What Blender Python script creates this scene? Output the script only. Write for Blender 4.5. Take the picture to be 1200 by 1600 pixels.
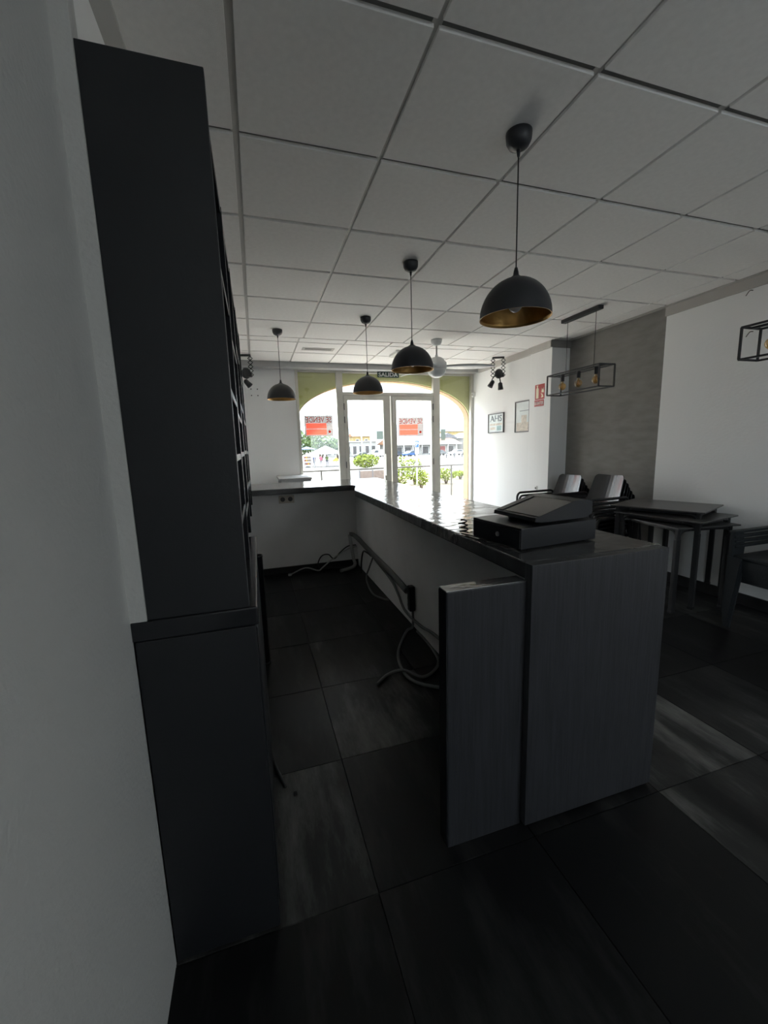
import bpy, bmesh, math, random
from mathutils import Vector, Matrix, Euler
random.seed(7)
S = bpy.context.scene
COL = S.collection
for o in list(bpy.data.objects): bpy.data.objects.remove(o)
PI = math.pi

# ------------------------------------------------------------------ camera
cam_d = bpy.data.cameras.new('camera'); cam = bpy.data.objects.new('camera', cam_d); COL.objects.link(cam)
F_PX = 634.77; YAW, PITCH, ROLL = 0.2995, -0.1596, -0.0290
cam_d.sensor_fit = 'VERTICAL'; cam_d.sensor_height = 36.0; cam_d.sensor_width = 27.0
cam_d.lens = F_PX * 36.0 / 1600.0
cam_d.clip_start = 0.02; cam_d.clip_end = 6000
f = Vector((math.sin(YAW)*math.cos(PITCH), math.cos(YAW)*math.cos(PITCH), math.sin(PITCH)))
rt = Vector((math.cos(YAW), -math.sin(YAW), 0)); up = rt.cross(f)
c, s = math.cos(ROLL), math.sin(ROLL)
rt2 = c*rt + s*up; up2 = -s*rt + c*up
M = Matrix((rt2, up2, -f)).transposed().to_4x4()
M.translation = Vector((-0.0173, -1.3046, 1.42))
cam.matrix_world = M
S.camera = cam

# ------------------------------------------------------------------ world, lights, exposure
S.cycles.max_bounces = 20; S.cycles.diffuse_bounces = 14; S.cycles.glossy_bounces = 6; S.cycles.transparent_max_bounces = 16
S.view_settings.view_transform = 'Standard'
S.view_settings.look = 'None'
S.view_settings.gamma = 1.0
S.view_settings.use_curve_mapping = False
S.view_settings.exposure = 1.75
SKY = 1.55
w = bpy.data.worlds.new('overcast_sky'); S.world = w; w.use_nodes = True
nt = w.node_tree; nt.nodes.clear()
def wn(t, **k):
    n = nt.nodes.new(t)
    for a, b in k.items(): setattr(n, a, b)
    return n
out = wn('ShaderNodeOutputWorld'); bg = wn('ShaderNodeBackground')
tc = wn('ShaderNodeTexCoord'); sep = wn('ShaderNodeSeparateXYZ')
nt.links.new(tc.outputs['Generated'], sep.inputs[0])
mx = wn('ShaderNodeMath', operation='MAXIMUM'); mx.inputs[1].default_value = 0.0
nt.links.new(sep.outputs['Z'], mx.inputs[0])
ma = wn('ShaderNodeMath', operation='MULTIPLY_ADD'); ma.inputs[1].default_value = 2.0; ma.inputs[2].default_value = 1.0   # overcast: zenith three times the horizon
nt.links.new(mx.outputs[0], ma.inputs[0])
ms = wn('ShaderNodeMath', operation='MULTIPLY'); ms.inputs[1].default_value = SKY
nt.links.new(ma.outputs[0], ms.inputs[0]); nt.links.new(ms.outputs[0], bg.inputs['Strength'])
nz = wn('ShaderNodeTexNoise'); nz.inputs['Scale'].default_value = 3.0; nz.inputs['Detail'].default_value = 5.0
nt.links.new(tc.outputs['Generated'], nz.inputs['Vector'])
cr = wn('ShaderNodeValToRGB')
cr.color_ramp.elements[0].position = 0.35; cr.color_ramp.elements[0].color = (0.72, 0.86, 1.0, 1)
cr.color_ramp.elements[1].position = 0.65; cr.color_ramp.elements[1].color = (0.95, 0.975, 1.0, 1)
nt.links.new(nz.outputs['Fac'], cr.inputs['Fac']); nt.links.new(cr.outputs['Color'], bg.inputs['Color'])
nt.links.new(bg.outputs[0], out.inputs[0])

sun_d = bpy.data.lights.new('sun', 'SUN'); sun = bpy.data.objects.new('sun', sun_d); COL.objects.link(sun)
sun_d.energy = 9.0; sun_d.angle = math.radians(4); sun_d.color = (1.0, 0.98, 0.95)
sun.rotation_euler = Euler((math.radians(-24), 0, math.radians(-12)))      # high sun over the street

# light portals in the front window and the two added fill windows (they emit nothing themselves)
def portal(name, loc, rot, sx, sy):
    d = bpy.data.lights.new(name, 'AREA'); d.shape = 'RECTANGLE'; d.size = sx; d.size_y = sy
    d.cycles.is_portal = True
    o = bpy.data.objects.new(name, d); COL.objects.link(o); o.location = loc; o.rotation_euler = rot
RX0, RX1, RZ0, RZ1 = 1.9, 3.1, 1.2, 2.4                               # unseen rear window, added for fill light behind the photographer
LY0, LY1, LZ0, LZ1 = -3.1, -2.2, 1.1, 2.4                                   # unseen side window, added in the left wall to brighten the near room
portal('side_portal', (-0.77, (LY0+LY1)/2, (LZ0+LZ1)/2), (math.radians(90), 0, math.radians(-90)), LY1-LY0, LZ1-LZ0)
portal('rear_portal', ((RX0+RX1)/2, -3.82, (RZ0+RZ1)/2), (math.radians(90), 0, 0), RX1-RX0, RZ1-RZ0)
portal('window_portal', (2.12, 5.40, 1.25), (math.radians(-90), 0, 0), 3.0, 2.5)

# ------------------------------------------------------------------ materials
def mat(name, col, rough=0.6, metal=0.0, var=0.0, vscale=8.0, bump=0.0, bscale=60.0, stretch=(1, 1, 1), coat=0.0, spec=0.5, coord='Object', detail=4.0):
    m = bpy.data.materials.new(name); m.use_nodes = True
    n = m.node_tree; b = n.nodes['Principled BSDF']
    b.inputs['Base Color'].default_value = (*col, 1); b.inputs['Roughness'].default_value = rough
    b.inputs['Metallic'].default_value = metal; b.inputs['Specular IOR Level'].default_value = spec
    if coat: b.inputs['Coat Weight'].default_value = coat; b.inputs['Coat Roughness'].default_value = 0.08
    if var or bump:
        t = n.nodes.new('ShaderNodeTexCoord'); mp = n.nodes.new('ShaderNodeMapping'); mp.inputs['Scale'].default_value = stretch
        n.links.new(t.outputs[coord], mp.inputs['Vector'])
    if var:
        z = n.nodes.new('ShaderNodeTexNoise'); z.inputs['Scale'].default_value = vscale; z.inputs['Detail'].default_value = detail
        n.links.new(mp.outputs[0], z.inputs['Vector'])
        r = n.nodes.new('ShaderNodeValToRGB')
        r.color_ramp.elements[0].position = 0.3; r.color_ramp.elements[1].position = 0.7
        r.color_ramp.elements[0].color = (*[max(0, x*(1-var)) for x in col], 1)
        r.color_ramp.elements[1].color = (*[min(1, x*(1+var)) for x in col], 1)
        n.links.new(z.outputs['Fac'], r.inputs['Fac']); n.links.new(r.outputs['Color'], b.inputs['Base Color'])
    if bump:
        z2 = n.nodes.new('ShaderNodeTexNoise'); z2.inputs['Scale'].default_value = bscale; z2.inputs['Detail'].default_value = 3.0
        n.links.new(mp.outputs[0], z2.inputs['Vector'])
        bp = n.nodes.new('ShaderNodeBump'); bp.inputs['Strength'].default_value = bump; bp.inputs['Distance'].default_value = 0.01
        n.links.new(z2.outputs['Fac'], bp.inputs['Height']); n.links.new(bp.outputs[0], b.inputs['Normal'])
    return m
def glass_mat(name, tint=(0.97, 0.98, 0.97), refl=0.06, rough=0.02):
    m = bpy.data.materials.new(name); m.use_nodes = True; n = m.node_tree; n.nodes.clear()
    o = n.nodes.new('ShaderNodeOutputMaterial'); mixn = n.nodes.new('ShaderNodeMixShader'); mixn.inputs[0].default_value = refl
    t = n.nodes.new('ShaderNodeBsdfTransparent'); t.inputs[0].default_value = (*tint, 1)
    g = n.nodes.new('ShaderNodeBsdfGlossy'); g.inputs['Roughness'].default_value = rough
    n.links.new(t.outputs[0], mixn.inputs[1]); n.links.new(g.outputs[0], mixn.inputs[2]); n.links.new(mixn.outputs[0], o.inputs[0])
    return m
def sheet_mat(name, col, trans=0.6, clear=0.0):
    m = bpy.data.materials.new(name); m.use_nodes = True; n = m.node_tree; b = n.nodes['Principled BSDF']
    b.inputs['Base Color'].default_value = (*col, 1); b.inputs['Roughness'].default_value = 0.5
    t = n.nodes.new('ShaderNodeBsdfTranslucent'); t.inputs[0].default_value = (*col, 1)
    mixn = n.nodes.new('ShaderNodeMixShader'); mixn.inputs[0].default_value = trans
    o = n.nodes['Material Output']
    n.links.new(b.outputs[0], mixn.inputs[1]); n.links.new(t.outputs[0], mixn.inputs[2]); n.links.new(mixn.outputs[0], o.inputs[0])
    if clear:
        c4 = n.nodes.new('ShaderNodeBsdfTransparent'); m4 = n.nodes.new('ShaderNodeMixShader'); m4.inputs[0].default_value = clear
        n.links.new(mixn.outputs[0], m4.inputs[1]); n.links.new(c4.outputs[0], m4.inputs[2]); n.links.new(m4.outputs[0], o.inputs[0])
    return m
def floor_mat():
    m = bpy.data.materials.new('oxidised_tile'); m.use_nodes = True; n = m.node_tree; b = n.nodes['Principled BSDF']
    t = n.nodes.new('ShaderNodeTexCoord'); oi = n.nodes.new('ShaderNodeObjectInfo')
    mp = n.nodes.new('ShaderNodeMapping'); mp.inputs['Scale'].default_value = (5.5, 1.3, 1)
    cmb = n.nodes.new('ShaderNodeMath'); cmb.operation = 'MULTIPLY'; cmb.inputs[1].default_value = 37.0
    n.links.new(oi.outputs['Random'], cmb.inputs[0])
    n.links.new(t.outputs['Object'], mp.inputs['Vector'])
    ad = n.nodes.new('ShaderNodeVectorMath'); ad.operation = 'ADD'
    n.links.new(mp.outputs[0], ad.inputs[0]); n.links.new(cmb.outputs[0], ad.inputs[1])
    z = n.nodes.new('ShaderNodeTexNoise'); z.inputs['Scale'].default_value = 1.0; z.inputs['Detail'].default_value = 7.0; z.inputs['Roughness'].default_value = 0.66
    n.links.new(ad.outputs[0], z.inputs['Vector'])
    # each tile of the batch carries more or less of the pale oxide bloom
    oib = n.nodes.new('ShaderNodeMapRange'); oib.inputs['To Min'].default_value = -0.13; oib.inputs['To Max'].default_value = 0.13
    fm_ = n.nodes.new('ShaderNodeMath'); fm_.operation = 'DIVIDE'; fm_.inputs[1].default_value = 1000.0
    n.links.new(oi.outputs['Object Index'], fm_.inputs[0]); n.links.new(fm_.outputs[0], oib.inputs['Value'])
    sm_ = n.nodes.new('ShaderNodeMath'); sm_.operation = 'ADD'; n.links.new(z.outputs['Fac'], sm_.inputs[0]); n.links.new(oib.outputs[0], sm_.inputs[1])
    r = n.nodes.new('ShaderNodeValToRGB'); e = r.color_ramp.elements
    e[0].position = 0.42; e[0].color = (0.006, 0.006, 0.0065, 1)
    e[1].position = 0.80; e[1].color = (0.135, 0.135, 0.128, 1)
    e2 = e.new(0.58); e2.color = (0.024, 0.024, 0.0235, 1)
    n.links.new(sm_.outputs[0], r.inputs['Fac']); n.links.new(r.outputs['Color'], b.inputs['Base Color'])
    mr = n.nodes.new('ShaderNodeMapRange'); mr.inputs['To Min'].default_value = 0.5; mr.inputs['To Max'].default_value = 0.33
    n.links.new(z.outputs['Fac'], mr.inputs['Value']); n.links.new(mr.outputs[0], b.inputs['Roughness'])
    b.inputs['Specular IOR Level'].default_value = 0.26
    bp = n.nodes.new('ShaderNodeBump'); bp.inputs['Strength'].default_value = 0.08; bp.inputs['Distance'].default_value = 0.01
    n.links.new(z.outputs['Fac'], bp.inputs['Height']); n.links.new(bp.outputs[0], b.inputs['Normal'])
    return m
MT = dict(
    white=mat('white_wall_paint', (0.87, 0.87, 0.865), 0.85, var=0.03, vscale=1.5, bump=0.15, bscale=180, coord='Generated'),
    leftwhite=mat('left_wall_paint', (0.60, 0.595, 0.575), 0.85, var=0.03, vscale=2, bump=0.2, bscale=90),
    grey=mat('grey_textured_wallpaper', (0.25, 0.24, 0.225), 0.9, var=0.10, vscale=6, bump=0.3, bscale=140, stretch=(1, 1, 3)),
    greypaint=mat('grey_paint', (0.42, 0.425, 0.42), 0.85, var=0.04, vscale=2),
    ceil=mat('ceiling_tile_mineral', (0.86, 0.845, 0.825), 0.9, var=0.03, vscale=40, bump=0.12, bscale=300),
    ceilpaint=mat('ceiling_border_paint', (0.50, 0.48, 0.455), 0.9),
    tbar=mat('ceiling_bar_metal', (0.55, 0.54, 0.52), 0.45),
    crossbar=mat('shaded_cross_bar', (0.17, 0.168, 0.165), 0.6),  # bar metal darkened: the groove shade is put into this colour
    beam=mat('grey_beam_paint', (0.42, 0.42, 0.42), 0.7),
    floor=floor_mat(),
    grout=mat('floor_grout', (0.075, 0.073, 0.07), 0.8),
    skirt=mat('black_skirting_tile', (0.018, 0.018, 0.019), 0.4, var=0.3, vscale=10),
    alu=mat('aged_lacquered_aluminium', (0.62, 0.60, 0.54), 0.5, var=0.06, vscale=5),
    glass=glass_mat('window_glass'),
    green=mat('olive_green_paint', (0.56, 0.56, 0.25), 0.8, var=0.06, vscale=4),
    peach=mat('peach_stone', (0.40, 0.24, 0.135), 0.85, var=0.10, vscale=10),
    blackwood=mat('black_stained_oak', (0.032, 0.033, 0.038), 0.42, var=0.28, vscale=9, stretch=(14, 14, 0.5), bump=0.18, bscale=30),
    blackpanel=mat('black_melamine', (0.013, 0.014, 0.0170), 0.5, bump=0.05, bscale=120),
    blackgloss=mat('black_lacquer', (0.015, 0.016, 0.019), 0.20, spec=0.5),
    slate=mat('dark_slate_worktop', (0.060, 0.060, 0.063), 0.13, var=0.25, vscale=7, bump=0.5, bscale=9, stretch=(1, 1.6, 1), spec=0.8),
    barwall=mat('bar_plaster', (0.86, 0.86, 0.855), 0.85, var=0.05, vscale=3),
    lampblack=mat('matt_black_lamp', (0.026, 0.027, 0.031), 0.45),
    gold=mat('gold_leaf_inside', (0.46, 0.27, 0.09), 0.35, metal=0.85, var=0.15, vscale=20),
    bulbw=mat('opal_bulb', (0.85, 0.85, 0.83), 0.25),
    amber=glass_mat('amber_bulb_glass', (0.92, 0.72, 0.42), 0.16, 0.04),
    filament=mat('led_filament', (0.75, 0.48, 0.15), 0.4),
    bulbbase=mat('brass_bulb_cap', (0.5, 0.4, 0.25), 0.3, metal=0.9),
    fanwhite=mat('fan_white_enamel', (0.74, 0.75, 0.74), 0.35),
    fanglass=mat('fan_opal_glass', (0.82, 0.84, 0.82), 0.2),
    wire=mat('black_cable', (0.012, 0.012, 0.013), 0.5),
    greycable=mat('grey_cable', (0.16, 0.165, 0.165), 0.5),
    whitecable=mat('white_cable', (0.42, 0.42, 0.41), 0.5),
    conduit=mat('grey_corrugated_conduit', (0.13, 0.13, 0.13), 0.6),
    plasticblack=mat('black_plastic', (0.014, 0.015, 0.018), 0.32, bump=0.04, bscale=200),
    chairgloss=mat('black_glossy_resin', (0.020, 0.021, 0.024), 0.22),
    chairframe=mat('black_chair_tube', (0.015, 0.015, 0.017), 0.4),
    resin=mat('anthracite_resin', (0.018, 0.022, 0.025), 0.55, bump=0.2, bscale=150),
    tabletop=mat('dark_grey_compact_tabletop', (0.075, 0.073, 0.072), 0.33, var=0.1, vscale=20),
    steel=mat('dark_table_aluminium', (0.035, 0.035, 0.037), 0.32, metal=0.3),
    screen=mat('terminal_screen', (0.05, 0.045, 0.04), 0.16, spec=0.6),
    beige=mat('beige_socket_plastic', (0.55, 0.50, 0.44), 0.5),
    socketdark=mat('socket_hole', (0.10, 0.10, 0.10), 0.6),
    whiteplastic=mat('white_plastic', (0.78, 0.78, 0.76), 0.4),
    picframe=mat('grey_picture_frame', (0.10, 0.10, 0.10), 0.4),
    poster=mat('pale_poster_paper', (0.74, 0.79, 0.78), 0.5, var=0.06, vscale=9),
    postergrey=mat('poster_grey_ink', (0.30, 0.33, 0.36), 0.6),
    posterteal=mat('poster_teal_ink', (0.36, 0.52, 0.52), 0.6, var=0.2, vscale=25),
    postersand=mat('poster_sand_ink', (0.66, 0.60, 0.52), 0.6, var=0.2, vscale=25),
    red=mat('safety_red', (0.42, 0.045, 0.035), 0.45),
    cream=mat('luminescent_cream', (0.80, 0.74, 0.55), 0.5),
    exitgreen=mat('exit_dark_green', (0.03, 0.065, 0.05), 0.4),
    lettering=mat('white_lettering', (0.85, 0.87, 0.85), 0.5),
    saleback=sheet_mat('sale_sign_grey', (0.14, 0.12, 0.11), 0.6, 0.04),
    salered=sheet_mat('sale_sign_red', (0.62, 0.055, 0.035), 0.75),
    sticker=sheet_mat('dark_door_sticker', (0.08, 0.10, 0.09), 0.5, 0.03),
    vent=mat('vent_metal', (0.45, 0.43, 0.41), 0.5),
    ventdark=mat('vent_slot', (0.05, 0.05, 0.05), 0.8),
)

# ------------------------------------------------------------------ mesh helpers
class MB:
    def __init__(s): s.v = []; s.f = []; s.sm = []
    def add(s, vs, fs, smooth=False):
        k = len(s.v); s.v += [tuple(p) for p in vs]
        for q in fs: s.f.append([k+i for i in q]); s.sm.append(smooth)
        return s
    def box(s, x0, x1, y0, y1, z0, z1):
        vs = [(x, y, z) for x in (x0, x1) for y in (y0, y1) for z in (z0, z1)]
        return s.add(vs, [(0, 1, 3, 2), (4, 6, 7, 5), (0, 4, 5, 1), (2, 3, 7, 6), (0, 2, 6, 4), (1, 5, 7, 3)])
    def bbox(s, x0, x1, y0, y1, z0, z1, r=0.004):
        bm = bmesh.new(); bmesh.ops.create_cube(bm, size=1)
        for v in bm.verts: v.co = Vector(((x0+x1)/2+v.co.x*(x1-x0), (y0+y1)/2+v.co.y*(y1-y0), (z0+z1)/2+v.co.z*(z1-z0)))
        bmesh.ops.bevel(bm, geom=bm.edges[:], offset=r, segments=2, profile=0.6, affect='EDGES')
        bm.verts.index_update()
        s.add([v.co for v in bm.verts], [[v.index for v in q.verts] for q in bm.faces]); bm.free(); return s
    def tube(s, pts, r, n=8, cap=True, radii=None):
        pts = [Vector(p) for p in pts]; L = len(pts); rings = []
        ref = None
        for i, p in enumerate(pts):
            t = (pts[min(i+1, L-1)]-pts[max(i-1, 0)]).normalized()
            if ref is None:
                ref = t.orthogonal().normalized()
            ref = (ref - t*ref.dot(t))
            ref = ref.normalized() if ref.length > 1e-6 else t.orthogonal().normalized()
            b = t.cross(ref); rr = radii[i] if radii else r
            rings.append([p + (ref*math.cos(2*PI*k/n) + b*math.sin(2*PI*k/n))*rr for k in range(n)])
        vs = [q for ring in rings for q in ring]; fs = []
        for i in range(L-1):
            for k in range(n): fs.append((i*n+k, i*n+(k+1) % n, (i+1)*n+(k+1) % n, (i+1)*n+k))
        s.add(vs, fs, True)
        if cap:
            s.add(rings[0], [list(range(n))[::-1]]); s.add(rings[-1], [list(range(n))])
        return s
    def lathe(s, prof, cx=0, cy=0, n=24, cap0=True, cap1=True):
        vs = [(cx+r*math.cos(2*PI*k/n), cy+r*math.sin(2*PI*k/n), z) for r, z in prof for k in range(n)]
        fs = [(i*n+k, i*n+(k+1) % n, (i+1)*n+(k+1) % n, (i+1)*n+k) for i in range(len(prof)-1) for k in range(n)]
        s.add(vs, fs, True)
        if cap0 and prof[0][0] > 1e-4: s.add(vs[:n], [list(range(n))])
        if cap1 and prof[-1][0] > 1e-4: s.add(vs[-n:], [list(range(n))])
        return s
    def prism(s, poly, axis, a, b):
        def P(p, t):
            u, v = p
            return {'x': (t, u, v), 'y': (u, t, v), 'z': (u, v, t)}[axis]
        n = len(poly); vs = [P(p, a) for p in poly]+[P(p, b) for p in poly]
        fs = [list(range(n))[::-1], [n+i for i in range(n)]]+[(i, (i+1) % n, n+(i+1) % n, n+i) for i in range(n)]
        return s.add(vs, fs)
    def sphere(s, cx, cy, cz, r, n=14, m=9, sx=1, sy=1, sz=1):
        prof = [(max(1e-5, math.sin(PI*i/m)), -math.cos(PI*i/m)) for i in range(m+1)]
        vs = [(cx+sx*r*p*math.cos(2*PI*k/n), cy+sy*r*p*math.sin(2*PI*k/n), cz+sz*r*z) for p, z in prof for k in range(n)]
        return s.add(vs, [(i*n+k, i*n+(k+1) % n, (i+1)*n+(k+1) % n, (i+1)*n+k) for i in range(m) for k in range(n)], True)
    def xf(s, mtx):
        s.v = [tuple(mtx @ Vector(p)) for p in s.v]; return s
    def mesh(s, name):
        me = bpy.data.meshes.new(name); me.from_pydata(s.v, [], s.f)
        me.polygons.foreach_set('use_smooth', s.sm)
        bm = bmesh.new(); bm.from_mesh(me); bmesh.ops.remove_doubles(bm, verts=bm.verts, dist=1e-6)
        bmesh.ops.recalc_face_normals(bm, faces=bm.faces); bm.to_mesh(me); bm.free()
        return me
    def build(s, name, m, parent=None):
        me = s.mesh(name); me.materials.append(MT[m] if isinstance(m, str) else m)
        return link(bpy.data.objects.new(name, me), parent)
def link(o, parent=None):
    COL.objects.link(o)
    if parent is not None: o.parent = parent
    return o
def tag(o, label, cat, group=None, kind=None):
    o['label'] = label; o['category'] = cat
    if group: o['group'] = group
    if kind: o['kind'] = kind
    return o
def struct(o): o['kind'] = 'structure'; return o
def thing(name, label, cat, loc=(0, 0, 0), rz=0, group=None):
    o = link(bpy.data.objects.new(name, None)); o.empty_display_size = 0.05
    o.location = loc; o.rotation_euler = (0, 0, rz)
    return tag(o, label, cat, group)
def copy_tree(o, parent=None):
    c2 = o.copy(); COL.objects.link(c2)
    if parent is not None: c2.parent = parent
    for ch in o.children: copy_tree(ch, c2)
    return c2
def B(*a): return MB().box(*a)
def BB(*a, **k): return MB().bbox(*a, **k)
def smooth(pts, n=6):
    P = [Vector(p) for p in pts]; P = [2*P[0]-P[1]]+P+[2*P[-1]-P[-2]]; o = []
    for i in range(1, len(P)-2):
        for k in range(n):
            t = k/n; a, b, c3, d = P[i-1:i+3]
            o.append(0.5*((2*b)+(-a+c3)*t+(2*a-5*b+4*c3-d)*t*t+(-a+3*b-3*c3+d)*t**3))
    o.append(P[-2]); return o
def text_mesh(txt, h, width=None, depth=0.001, bold=0.018):
    cu = bpy.data.curves.new('lettering', 'FONT'); cu.body = txt; cu.size = 1; cu.extrude = 0; cu.align_x = 'CENTER'; cu.align_y = 'CENTER'
    cu.resolution_u = 3; cu.offset = bold
    o = bpy.data.objects.new('lettering', cu); COL.objects.link(o)
    bpy.context.view_layer.update()
    me = bpy.data.meshes.new_from_object(o.evaluated_get(bpy.context.evaluated_depsgraph_get()))
    bpy.data.objects.remove(o)
    xs = [v.co.x for v in me.vertices]; ys = [v.co.y for v in me.vertices]
    cx, cy = (max(xs)+min(xs))/2, (max(ys)+min(ys))/2; sy = h/(max(ys)-min(ys)); sx = (width/(max(xs)-min(xs))) if width else sy
    for v in me.vertices: v.co.x = (v.co.x-cx)*sx; v.co.y = (v.co.y-cy)*sy; v.co.z = 0
    if depth <= 0: return me
    bm = bmesh.new(); bm.from_mesh(me)
    r = bmesh.ops.extrude_face_region(bm, geom=bm.faces[:])
    for e in r['geom']:
        if isinstance(e, bmesh.types.BMVert): e.co.z += depth
    bm.to_mesh(me); bm.free()
    return me
def text_part(txt, h, width, m, mtx, parent):
    me = text_mesh(txt, h, width); me.transform(mtx); me.materials.append(MT[m])
    return link(bpy.data.objects.new('lettering', me), parent)

# ------------------------------------------------------------------ room shell
ZC = 2.66; YW = 5.10; XR = 3.86; XP = 3.59; XF = 3.615; XL = -0.34; YB = -3.6
# floor with its tiles
fl = struct(B(-0.75, 4.2, YB-0.2, 5.5, -0.25, -0.010).build('floor', 'grout'))
xs = [XL-0.02, 0.257] + [0.257+0.595*k for k in range(1, 7)]
ys = [YB] + [0.36+0.6*k for k in range(-6, 8)] + [5.14]
xs.append(XR+0.02)
tile_me = {}
# how much pale oxide bloom each tile shows (column from x=0.257, row from y=0.36); the rest vary at random
BLOOM = {(0, 0): 0.92, (-1, 0): 0.22, (-1, -1): 0.80, (0, -1): 0.25, (1, -1): 0.05, (0, -2): 0.42, (-1, -2): 0.18, (1, -2): 0.05, (2, -1): 1.0, (2, -2): 0.55, (3, -2): 0.45,
         (3, -1): 0.45, (2, 0): 0.45, (3, 0): 0.2, (0, 1): 0.30, (-1, 1): 0.25, (0, 2): 0.2, (1, 0): 0.3, (1, 1): 0.2, (-1, 2): 0.3, (0, -3): 0.15, (1, -3): 0.1, (2, -3): 0.4, (3, -3): 0.3}
for i in range(len(xs)-1):
    for j in range(len(ys)-1):
        w_, d_ = round(xs[i+1]-xs[i], 4), round(ys[j+1]-ys[j], 4)
        if w_ < 0.03 or d_ < 0.03: continue
        key = (w_, d_)
        if key not in tile_me:
            g = 0.0016
            mb = BB(-w_/2+g, w_/2-g, -d_/2+g, d_/2-g, -0.010, 0.0, r=0.0012)
            tile_me[key] = mb.mesh('tile'); tile_me[key].materials.append(MT['floor'])
        o = link(bpy.data.objects.new('tile', tile_me[key]), fl)
        xm, ym = (xs[i]+xs[i+1])/2, (ys[j]+ys[j+1])/2
        kx, ky = math.floor((xm-0.257)/0.595), math.floor((ym-0.36)/0.6)
        o.pass_index = int(1000*BLOOM.get((kx, ky), random.random()*0.62))
        o.location = ((xs[i]+xs[i+1])/2, (ys[j]+ys[j+1])/2, 0)

# ceiling: slab, exposed bars, tegular tiles
ce = struct(B(-0.75, 4.2, YB-0.2, 5.3, ZC+0.034, ZC+0.30).build('ceiling', 'ceilpaint'))
XE = 3.80
cols1 = [XL, 0.0] + [0.6*k for k in range(1, 7)] + [XE]
rows1 = [YB] + [0.6*k for k in range(-5, 7)]
cols2 = [XL, 0.0] + [0.555*k for k in range(1, 7)] + [XE]
rows2 = [3.6, 3.785, 4.325, 4.90]
ct = {}
def ctile(x0, x1, y0, y1):
    gx, gy = 0.0085, 0.0135
    a = gx if x0 != 0.0 else 0.016
    b_ = gx
    key = (round(x1-x0, 4), round(y1-y0, 4), a)
    if key not in ct:
        mb = BB(-key[0]/2+a, key[0]/2-b_, -key[1]/2+gy, key[1]/2-gy, 0, 0.034, r=0.002)
        ct[key] = mb.mesh('tile'); ct[key].materials.append(MT['ceil'])
    o = link(bpy.data.objects.new('tile', ct[key]), ce); o.location = ((x0+x1)/2, (y0+y1)/2, ZC)
for cs, rs in ((cols1, rows1), (cols2, rows2)):
    for i in range(len(cs)-1):
        for j in range(len(rs)-1): ctile(cs[i], cs[i+1], rs[j], rs[j+1])
bars = MB(); cross = MB()
for x in cols1[1:-1]: bars.box(x-0.016, x+0.016, YB, 3.6, ZC+0.012, ZC+0.036)
for x in cols2[1:-1]: bars.box(x-0.016, x+0.016, 3.6, 4.9, ZC+0.012, ZC+0.036)
bars.build('main_bar', 'tbar', ce)['kind'] = 'stuff'
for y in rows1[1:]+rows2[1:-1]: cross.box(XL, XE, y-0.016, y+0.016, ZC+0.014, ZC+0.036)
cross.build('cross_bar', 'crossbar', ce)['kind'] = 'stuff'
B(XE, XR+0.05, YB, 4.9, ZC-0.002, ZC+0.03).build('border_strip', 'ceilpaint', ce)
# walls
wl = MB()
for a in ((YB-0.2, LY0, -0.2, ZC+0.1), (LY1, -0.232, -0.2, ZC+0.1), (LY0, LY1, -0.2, LZ0), (LY0, LY1, LZ1, ZC+0.1)): wl.box(-0.75, XL+0.004, a[0], a[1], a[2], a[3])
struct(wl.build('wall_left', 'leftwhite'))                                                    # left wall with an added fill window behind the photographer
struct(B(-0.75, -0.36, -0.232, 5.3, -0.2, ZC+0.1).build('wall_left_far', 'white'))
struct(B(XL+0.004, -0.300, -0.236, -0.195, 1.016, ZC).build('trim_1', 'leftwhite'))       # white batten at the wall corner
wb = MB()
for a in ((-0.75, RX0, -0.2, ZC+0.1), (RX1, 4.2, -0.2, ZC+0.1), (RX0, RX1, -0.2, RZ0), (RX0, RX1, RZ1, ZC+0.1)): wb.box(a[0], a[1], YB-0.2, YB, a[2], a[3])
struct(wb.build('wall_back', 'white'))                                                       # rear wall with an added fill window behind the photographer
struct(B(-0.75, 0.63, YW, YW+0.22, -0.2, ZC+0.1).build('wall_front', 'white'))
struct(B(-0.40, XR+0.1, 4.90, 5.34, 2.585, ZC+0.03).build('trim_2', 'beam'))               # beam over the window
struct(B(XR, 4.2, YB-0.2, 1.84, -0.2, ZC+0.1).build('wall_right', 'white'))
struct(B(XR, 4.2, 1.84, 3.115, -0.2, ZC+0.1).build('wall_right_grey', 'grey'))
struct(B(XP, 4.2, 3.115, 3.53, -0.2, ZC+0.1).build('wall_right_pillar', 'white'))
struct(B(XP+0.0, XR, 3.111, 3.116, 0, 2.575).build('wall_right_return', 'white'))
struct(B(XF, 4.2, 3.53, 5.14, -0.2, ZC+0.1).build('wall_right_far', 'white'))
# crown bands under the ceiling on the right
struct(B(XR-0.022, XR, YB, 1.84, 2.578, ZC).build('trim_3', 'ceilpaint'))
struct(B(XP-0.022, XP, 3.098, 3.55, 2.575, ZC).build('trim_4', 'ceilpaint'))
struct(B(XP-0.022, XR, 3.090, 3.112, 2.575, ZC).build('trim_5', 'grey'))
struct(B(XF-0.022, XF, 3.53, 4.9, 2.575, ZC).build('trim_6', 'ceilpaint'))
struct(B(XL-0.02, XL+0.035, -0.19, 4.9, ZC-0.012, ZC+0.02).build('trim_7', 'tbar'))       # pale angle on the left edge of the ceiling
# baseboards
struct(B(XR-0.012, XR, YB, 3.10, 0, 0.095).build('baseboard_right', 'skirt'))
struct(B(XP-0.012, XP, 3.10, 3.54, 0, 0.095).build('baseboard_pillar', 'skirt'))
struct(B(XF-0.012, XF, 3.54, 5.06, 0, 0.095).build('baseboard_right_far', 'skirt'))

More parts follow.
